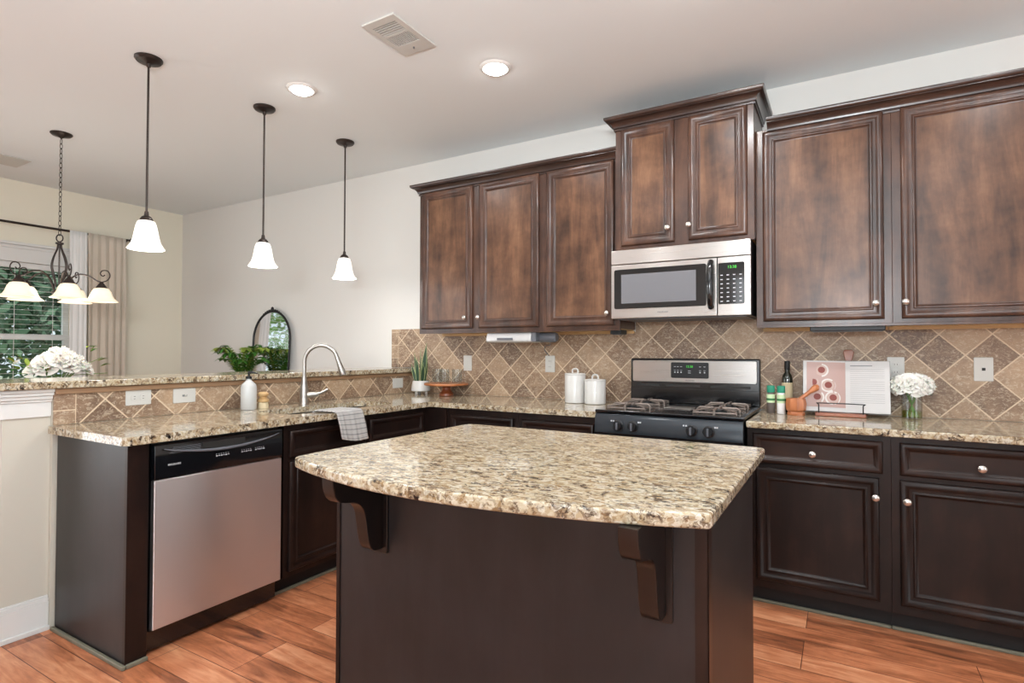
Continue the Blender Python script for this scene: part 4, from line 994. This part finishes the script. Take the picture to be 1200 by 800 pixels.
# chandelier
chx, chy = -4.0, -1.800
t = thing('chandelier', 'bronze five-arm chandelier with scrolls and alabaster bell shades', 'chandelier', (chx, chy, H))
obj('canopy', lathe([(.001, H - .0005), (.066, H - .0005), (.066, H - .006), (.056, H - .016), (.02, H - .024), (.006, H - .035)][::-1], (chx, chy, 0), 28), bronze, t)
bm = bmesh.new(); zc = H - .040; i = 0
while zc > 2.075:
    a = (i % 2) * PI / 2 + .3; ring = []
    for k in range(12):
        q = 2 * PI * k / 12; ring.append((chx + .0085 * math.cos(q) * math.cos(a), chy + .0085 * math.cos(q) * math.sin(a), zc - .017 + .021 * math.sin(q)))
    add_tube(bm, ring, .0022, 6, closed=True); zc -= .0345; i += 1
obj('chain', bm, bronze, t)
bm = bmesh.new()
add_tube(bm, [(chx + .022 * math.cos(2 * PI * k / 16) * .8, chy + .022 * math.cos(2 * PI * k / 16) * .6, 2.040 + .026 * math.sin(2 * PI * k / 16)) for k in range(16)], .004, 8, closed=True)
add_lathe(bm, [(.005, 2.012), (.024, 2.008), (.024, 1.998), (.010, 1.99)][::-1], (chx, chy, 0), 16)
for k in range(4):
    a = k * PI / 2 + .5
    add_tube(bm, smooth_path([(chx + r_ * math.cos(a), chy + r_ * math.sin(a), z_) for r_, z_ in ((.012, 2.0), (.018, 1.96), (.045, 1.90), (.058, 1.84), (.045, 1.78), (.030, 1.73), (.028, 1.69))], 4), .0055, 8)
add_tube(bm, [(chx, chy, 2.0), (chx, chy, 1.66)], .005, 8)
add_lathe(bm, [(.001, 1.600), (.010, 1.606), (.012, 1.622), (.026, 1.634), (.042, 1.646), (.044, 1.656), (.028, 1.668), (.001, 1.670)], (chx, chy, 0), 20)
obj('centre_frame', bm, bronze, t)
for k in range(5):
    a = math.radians(-80 + 72 * k); ca, sa = math.cos(a), math.sin(a); R_ = .245
    P3 = lambda r_, z_: (chx + r_ * ca, chy + r_ * sa, z_)
    bm = bmesh.new()
    add_tube(bm, smooth_path([P3(.030, 1.665), P3(.060, 1.745), P3(.110, 1.790), P3(.170, 1.782), P3(.215, 1.752), P3(R_, 1.742)], 5), .0058, 8)
    add_tube(bm, smooth_path([P3(R_, 1.742), P3(R_ + .035, 1.760), P3(R_ + .050, 1.795), P3(R_ + .035, 1.828), P3(R_ + .004, 1.828), P3(R_ - .008, 1.805), P3(R_ + .006, 1.788), P3(R_ + .020, 1.798)], 5), .004, 8)
    arm = obj('arm', bm, bronze, t)
    obj('socket_cap', lathe([(.008, 1.745), (.018, 1.730), (.036, 1.703), (.036, 1.699), (.001, 1.699)][::-1], P3(R_, 0), 20), bronze, arm)
    pf = [(.030, 1.700), (.046, 1.694), (.060, 1.672), (.069, 1.644), (.080, 1.622), (.098, 1.606), (.106, 1.600), (.102, 1.598), (.076, 1.618), (.064, 1.644), (.054, 1.672), (.030, 1.695)]
    obj('shade', lathe(pf, P3(R_, 0), 30, cap=False), amber_m, arm, label='alabaster glass bell shade')
l = D.lights.new('chandelier_light', 'POINT'); l.energy = 10; l.color = (1, .94, .84); l.shadow_soft_size = .15
o = D.objects.new('chandelier_light', l); C.objects.link(o); o.location = (chx, chy, 1.54)
# smoke detector / far register
t = thing('ceiling_register', 'small white register in the dining ceiling at the left edge', 'air vent', (-5.05, -1.76, H))
obj('plate', B((-5.20, -4.90, -1.86, -1.66, H - .008, H - .0005)), white_pl, t, bevel=.003)

# ================================================================== DINING SIDE
# curtain rod
t = thing('curtain_rod', 'dark curtain rod above the dining window', 'curtain rod', (XL, -1.96, 2.38)); rx = XL + .11; rzz = 2.385
obj('rod', tube([(rx, -3.40, rzz), (rx, -.605, rzz)], .011, 12), bronze, t)
for y, s in ((-.600, 1), (-3.40, -1)): obj('finial', tube([(rx, y, rzz), (rx, y + s * .012, rzz), (rx, y + s * .03, rzz), (rx, y + s * .055, rzz)], [.014, .026, .029, .020], 8), bronze, t)
for y in (-.63, -3.37): obj('bracket', tube([(XL + .001, y, rzz - .02), (XL + .05, y, rzz - .03), (rx, y, rzz - .012)], .006, 8), bronze, t)
def curtain(y0, y1, m, name, label, amp=.035, folds=6, xo=.0, z0=.06):
    bm = bmesh.new(); rows = []; nn = folds * 12
    for i in range(25):
        s = i / 24; zz = 2.392 - (2.392 - z0) * s; row = []
        for j in range(nn + 1):
            u = j / nn; am = amp * (.45 + .55 * min(1, s * 4)) ; ph = u * folds * 2 * PI + .5 * math.sin(u * 7 + s * 2)
            row.append(bm.verts.new((rx + .0165 + xo + am * .5 * (1 + math.sin(ph)) * .8 , y0 + (y1 - y0) * u + .008 * math.sin(ph * 2 + s), zz)))
        rows.append(row)
    for a, b in zip(rows, rows[1:]):
        for j in range(nn): bm.faces.new((a[j], a[j + 1], b[j + 1], b[j]))
    o = obj(name, bm, m, angle=80); tag(o, label, 'curtain'); s = o.modifiers.new('s', 'SOLIDIFY'); s.thickness = .0025
curtain(-.985, -.655, linen, 'linen_curtain', 'gathered beige linen curtain right of the dining window', .050, 5)
curtain(-1.135, -.995, sheer, 'sheer_curtain', 'narrow white sheer curtain between the window and the beige curtain', .02, 3)
curtain(-3.36, -2.98, linen, 'linen_curtain', 'beige curtain left of the dining window, seen only in the mirror', .045, 5)
# blinds
t = thing('window_blind', 'white horizontal slat blind hanging in the dining window', 'blind', (XL - .02, -1.96, wz0 + .03))
xb = XL - .022
obj('headrail', B((xb - .022, xb + .022, wy0 + .01, wy1 - .01, wz1 - .055, wz1 - .002)), trim_m, t, bevel=.003)
bm = bmesh.new(); zz = wz1 - .075
while zz > wz0 + .05:
    add_box(bm, xb - .012, xb + .012, wy0 + .012, wy1 - .012, zz, zz + .0016); zz -= .045
obj('slats', bm, mat('blind_slat', (240, 240, 236), .5), t)
bm = bmesh.new()
for y in (wy0 + .15, -1.96, wy1 - .15, -1.5, -2.4): add_box(bm, xb + .019, xb + .0205, y - .002, y + .002, wz0 + .03, wz1 - .05)
obj('cords', bm, trim_m, t); obj('bottom_rail', B((xb - .02, xb + .02, wy0 + .012, wy1 - .012, wz0 + .022, wz0 + .04)), trim_m, t)

# dining table, vase and bouquet
t = thing('dining_table', 'wooden dining table beneath the chandelier, hidden behind the bar', 'table', (-4.0, -1.80, 0))
obj('tabletop', slab(rounded([(-4.48, -2.55), (-3.52, -2.55), (-3.52, -1.05), (-4.48, -1.05)], .04), .725, .76, (), .006), oakdk, t)
obj('apron', B((-4.40, -3.60, -2.47, -2.45, .63, .725), (-4.40, -3.60, -1.15, -1.13, .63, .725), (-4.40, -4.38, -2.45, -1.15, .63, .725), (-3.62, -3.60, -2.45, -1.15, .63, .725)), oakdk, t)
for x in (-4.40, -3.60):
    for y in (-2.47, -1.13): obj('leg', tube([(x, y, 0), (x, y, .2), (x, y, .725)], [.02, .026, .038], 10), oakdk, t)
z = .7608
t = thing('ceramic_vase', 'white ceramic vase on the dining table', 'vase', (-4.0, -1.79, .76))
obj('vase_body', lathe([(.001, z), (.055, z), (.085, z + .06), (.09, z + .12), (.065, z + .20), (.05, z + .25), (.058, z + .27), (.052, z + .27), (.045, z + .25), (.001, z + .24)], (-4.0, -1.79, 0), 28), white_cer, t)
t = thing('rose_bouquet', 'large spray of white roses on the dining table, beyond the left bar end', 'flowers', (-4.0, -1.79, z + .245)); rnd = random.Random(11)
bm = bmesh.new()
for i in range(12):
    a = i * 2.4; add_tube(bm, [(-4.0 + .02 * math.cos(a), -1.79 + .02 * math.sin(a), z + .246), (-4.0 + .08 * math.cos(a), -1.79 + .1 * math.sin(a), z + .33)], .003, 6)
for d, L in (((.1, -1, .35), .30), ((.3, .9, .5), .28), ((0, -.9, .1), .24), ((.3, 1, .05), .28)):
    dv = Vector(d).normalized(); p = Vector((-4.0, -1.79, z + .30)); add_tube(bm, [p, p + dv * L * .6, p + dv * L], .0025, 6)
obj('stems', bm, stem_m, t)
bm = bmesh.new()
for (dy, dz) in ((-.30, .40), (-.25, .42), (-.22, .37), (.16, .50), (.19, .47), (.26, .36), (.24, .40), (-.1, .33), (.1, .33), (-.27, .35)):
    for q in range(2): small_leaf(bm, (-4.0 + .05, -1.79 + dy * .9, z + dz), (rnd.uniform(-.2, .6), dy * 2 + rnd.uniform(-.4, .4), rnd.uniform(.1, .9)), .08, .018, q)
obj('leaves', bm, [leaf_m, leaf_p], t, angle=80)
for i in range(26):
    a = i * 2.39996; q = math.sqrt((i + .5) / 26); y = .165 * q * math.sin(a); x = .11 * q * math.cos(a)
    zz = .335 + .14 * (1 - q * q * .9) * (1 if y > -.04 else .72) + rnd.uniform(-.01, .01)
    blossom(t, (-4.0 + x, -1.79 + y, z + zz), .052 + .010 * rnd.random(), i, Vector((x + .08, y, .16)))
blossom(t, (-3.98, -2.04, z + .40), .022, 1, Vector((0, -.6, .6)))
# console with mirror and fern
t = thing('console_table', 'low wooden console against the back wall of the dining area, hidden behind the bar', 'console', (-4.05, -.21, 0))
obj('top', B((-4.75, -3.40, -.41, -.016, .80, .83)), oakdk, t, bevel=.004)
for x in (-4.70, -3.47):
    for y in (-.38, -.06): obj('leg', B((x, x + .045, y, y + .045, 0, .80)), oakdk, t)
obj('shelf', B((-4.70, -3.425, -.37, -.03, .20, .222)), oakdk, t)
t = thing('arched_mirror', 'arched black-framed mirror with a carved crest leaning against the back wall', 'mirror', (-4.02, -.06, .831))
mw = .275; mx = -4.022; zA = 1.355; z0 = .834
def arch(w, zt0, zb_, n=28):
    return [(mx - w, zb_)] + [(mx + w * math.cos(PI - PI * i / n), zA + w * math.sin(PI - PI * i / n)) for i in range(n + 1)] + [(mx + w, zb_)]
MT = Matrix.Translation((0, -.072, 0)) @ Matrix.Translation((0, 0, .834)) @ Matrix.Rotation(-.045, 4, 'X') @ Matrix.Translation((0, 0, -.834)) @ FY
bm = bmesh.new(); add_tube(bm, [MT @ Vector((a, b, .008)) for a, b in arch(mw, 0, z0 + .012)], .011, 8, closed=True)
fr_ = obj('frame', bm, blk_matte, t)
obj('glass', slab([(a, b) for a, b in arch(mw - .004, 0, z0 + .014)][::-1], .002, .008, (), .001, MT), mirror_m, t)
bm = bmesh.new(); rnd = random.Random(2)
for s in (-1, 1):
    for k in range(5):
        a = PI / 2 + s * (.04 + k * .11); p = MT @ Vector((mx + (mw + .006) * math.cos(a), zA + (mw + .008) * math.sin(a), .012)); bmesh.ops.create_icosphere(bm, subdivisions=2, radius=.018 - k * .002, matrix=Matrix.Translation(p) @ Matrix.Diagonal((1.2, .6, .9, 1)))
bmesh.ops.create_icosphere(bm, subdivisions=2, radius=.022, matrix=Matrix.Translation(MT @ Vector((mx, zA + mw + .022, .012))) @ Matrix.Diagonal((.8, .6, 1.1, 1)))
obj('crest', bm, blk_matte, fr_)
t = thing('plant_pot', 'small white pot on the dining console, hidden behind the bar', 'pot', (-4.16, -.27, .83)); z = .8308
obj('pot_body', lathe([(.001, z), (.055, z), (.075, z + .12), (.070, z + .12), (.055, z + .10), (.001, z + .10)], (-4.16, -.27, 0), 24), white_cer, t)
t = thing('fern', 'bushy green fern on the dining console in front of the mirror', 'plant', (-4.16, -.27, z + .101)); rnd = random.Random(5)
for i in range(44):
    a = i * 2.4 + rnd.random(); L = .26 + .13 * rnd.random(); rise = .20 + .17 * rnd.random() if i % 3 else .34; bm = bmesh.new(); pts = []
    for k in range(9):
        s = k / 8; pts.append(Vector((-4.16 + math.cos(a) * (.01 + L * s * .95), -.27 + math.sin(a) * (.01 + L * s * .42), z + .102 + rise * math.sin(s * PI * .62))))
    add_tube(bm, pts, .0022, 5)
    for k in range(1, 9):
        for s in (-1, 1):
            d = (pts[k] - pts[k - 1]).normalized(); sd = d.cross(Vector((0, 0, 1))).normalized() * s
            for q in (0, .5): small_leaf(bm, pts[k - 1].lerp(pts[k], q), sd * .8 + d * .7, .085 * (1 - .55 * abs(k / 8 - .4)), .0095)
    obj('frond', bm, leaf_m if i % 3 else leaf_p, t, angle=80)

# ================================================================== OUTSIDE
struct('ground_outside', B((-45, XL - .13, -30, 30, -.5, -.42)), mat('lawn_and_drive', (150, 160, 130), .9, bump=.5, bscale=8))
def tree(x, y, h, r, label, seed, n=2600, col=(60, 96, 44)):
    rnd = random.Random(seed); t = thing('leafy_tree', label, 'tree', (x, y, -.42), 'trees outside the dining window')
    obj('trunk', tube([(x, y, -.42), (x + .1, y, h * .3), (x, y + .1, h * .6)], [.18, .13, .06], 8), mat('bark', (84, 70, 58), .9), t)
    bm = bmesh.new()
    for i in range(n):
        while True:
            d = Vector((rnd.uniform(-1, 1), rnd.uniform(-1, 1), rnd.uniform(-1, 1)))
            if .3 < d.length < 1: break
        lump = 1 + .18 * math.sin(d.x * 7 + seed) * math.cos(d.y * 6) ; p = Vector((x, y, h * .52)) + Vector((d.x * r, d.y * r, d.z * h * .48)) * lump
        a = Vector((rnd.uniform(-1, 1), rnd.uniform(-1, 1), rnd.uniform(-1, 1))).normalized(); b = a.cross(Vector((rnd.uniform(-1, 1), rnd.uniform(-1, 1), rnd.uniform(-1, 1)))).normalized(); s = rnd.uniform(.09, .15)
        vs = [bm.verts.new(p + q) for q in (a * s, b * s * .5, -a * s, -b * s * .5)]; bm.faces.new(vs)
    obj('crown', bm, mat('foliage', col, .6), t, smooth=False)
tree(-13.2, 1.9, 6.5, 2.0, 'dark green leafy tree outside the window, behind the chandelier', 1, 8000, (92, 122, 96))
tree(-15.5, -2.2, 6.0, 2.0, 'green leafy tree outside the window, left of the chandelier', 2, 6000, (108, 136, 104))
tree(-12.5, -8.2, 6.5, 2.9, 'bright green tree outside the window, seen only in the mirror', 3, 5000, (120, 168, 70))
tree(-19.5, 1.6, 8.5, 3.4, 'farther tree standing behind the gap of the nearer two', 4, 8000, (96, 124, 96))
t = thing('parked_car', 'white car parked outside the dining window, at the left edge', 'car', (-10.2, -1.6, -.42))
cp = bmesh.new(); P = [(-2.2, .30), (-2.25, .65), (-2.1, .92), (-1.3, 1.02), (-.75, 1.44), (.75, 1.47), (1.45, 1.02), (2.05, .93), (2.2, .6), (2.15, .30)]
a = [cp.verts.new((-11.05 + (.12 if z_ > 1.1 else 0), -1.6 + y_, z_ - .42)) for y_, z_ in P]; b = [cp.verts.new((-9.35 - (.12 if z_ > 1.1 else 0), -1.6 + y_, z_ - .42)) for y_, z_ in P]
for i in range(len(P)): cp.faces.new((a[i], b[i], b[(i + 1) % len(P)], a[(i + 1) % len(P)]))
cp.faces.new(a[::-1]); cp.faces.new(b); bmesh.ops.recalc_face_normals(cp, faces=cp.faces)
body = obj('body', cp, mat('white_car_paint', (226, 232, 238), .2, coat=.6), t, bevel=.05, seg=3)
bm = bmesh.new(); w = [(-1.15, 1.05), (-.72, 1.38), (.70, 1.40), (1.28, 1.05)]
bm.faces.new([bm.verts.new((-9.345 - (.11 if z_ > 1.1 else .012), -1.6 + y_, z_ - .42)) for y_, z_ in w])
o = obj('side_window', bm, mat('car_window', (110, 140, 160), .1, coat=.5), t); s = o.modifiers.new('s', 'SOLIDIFY'); s.thickness = .02; s.offset = 0
for y_ in (-1.4, 1.4):
    for x_ in (-9.40, -10.98): obj('wheel', lathe([(.001, -.1), (.30, -.1), (.33, -.06), (.33, .06), (.30, .1), (.001, .1)], (x_, -1.6 + y_, -.09), 24, Matrix.Rotation(PI / 2, 4, 'Y')), blk_matte, t)
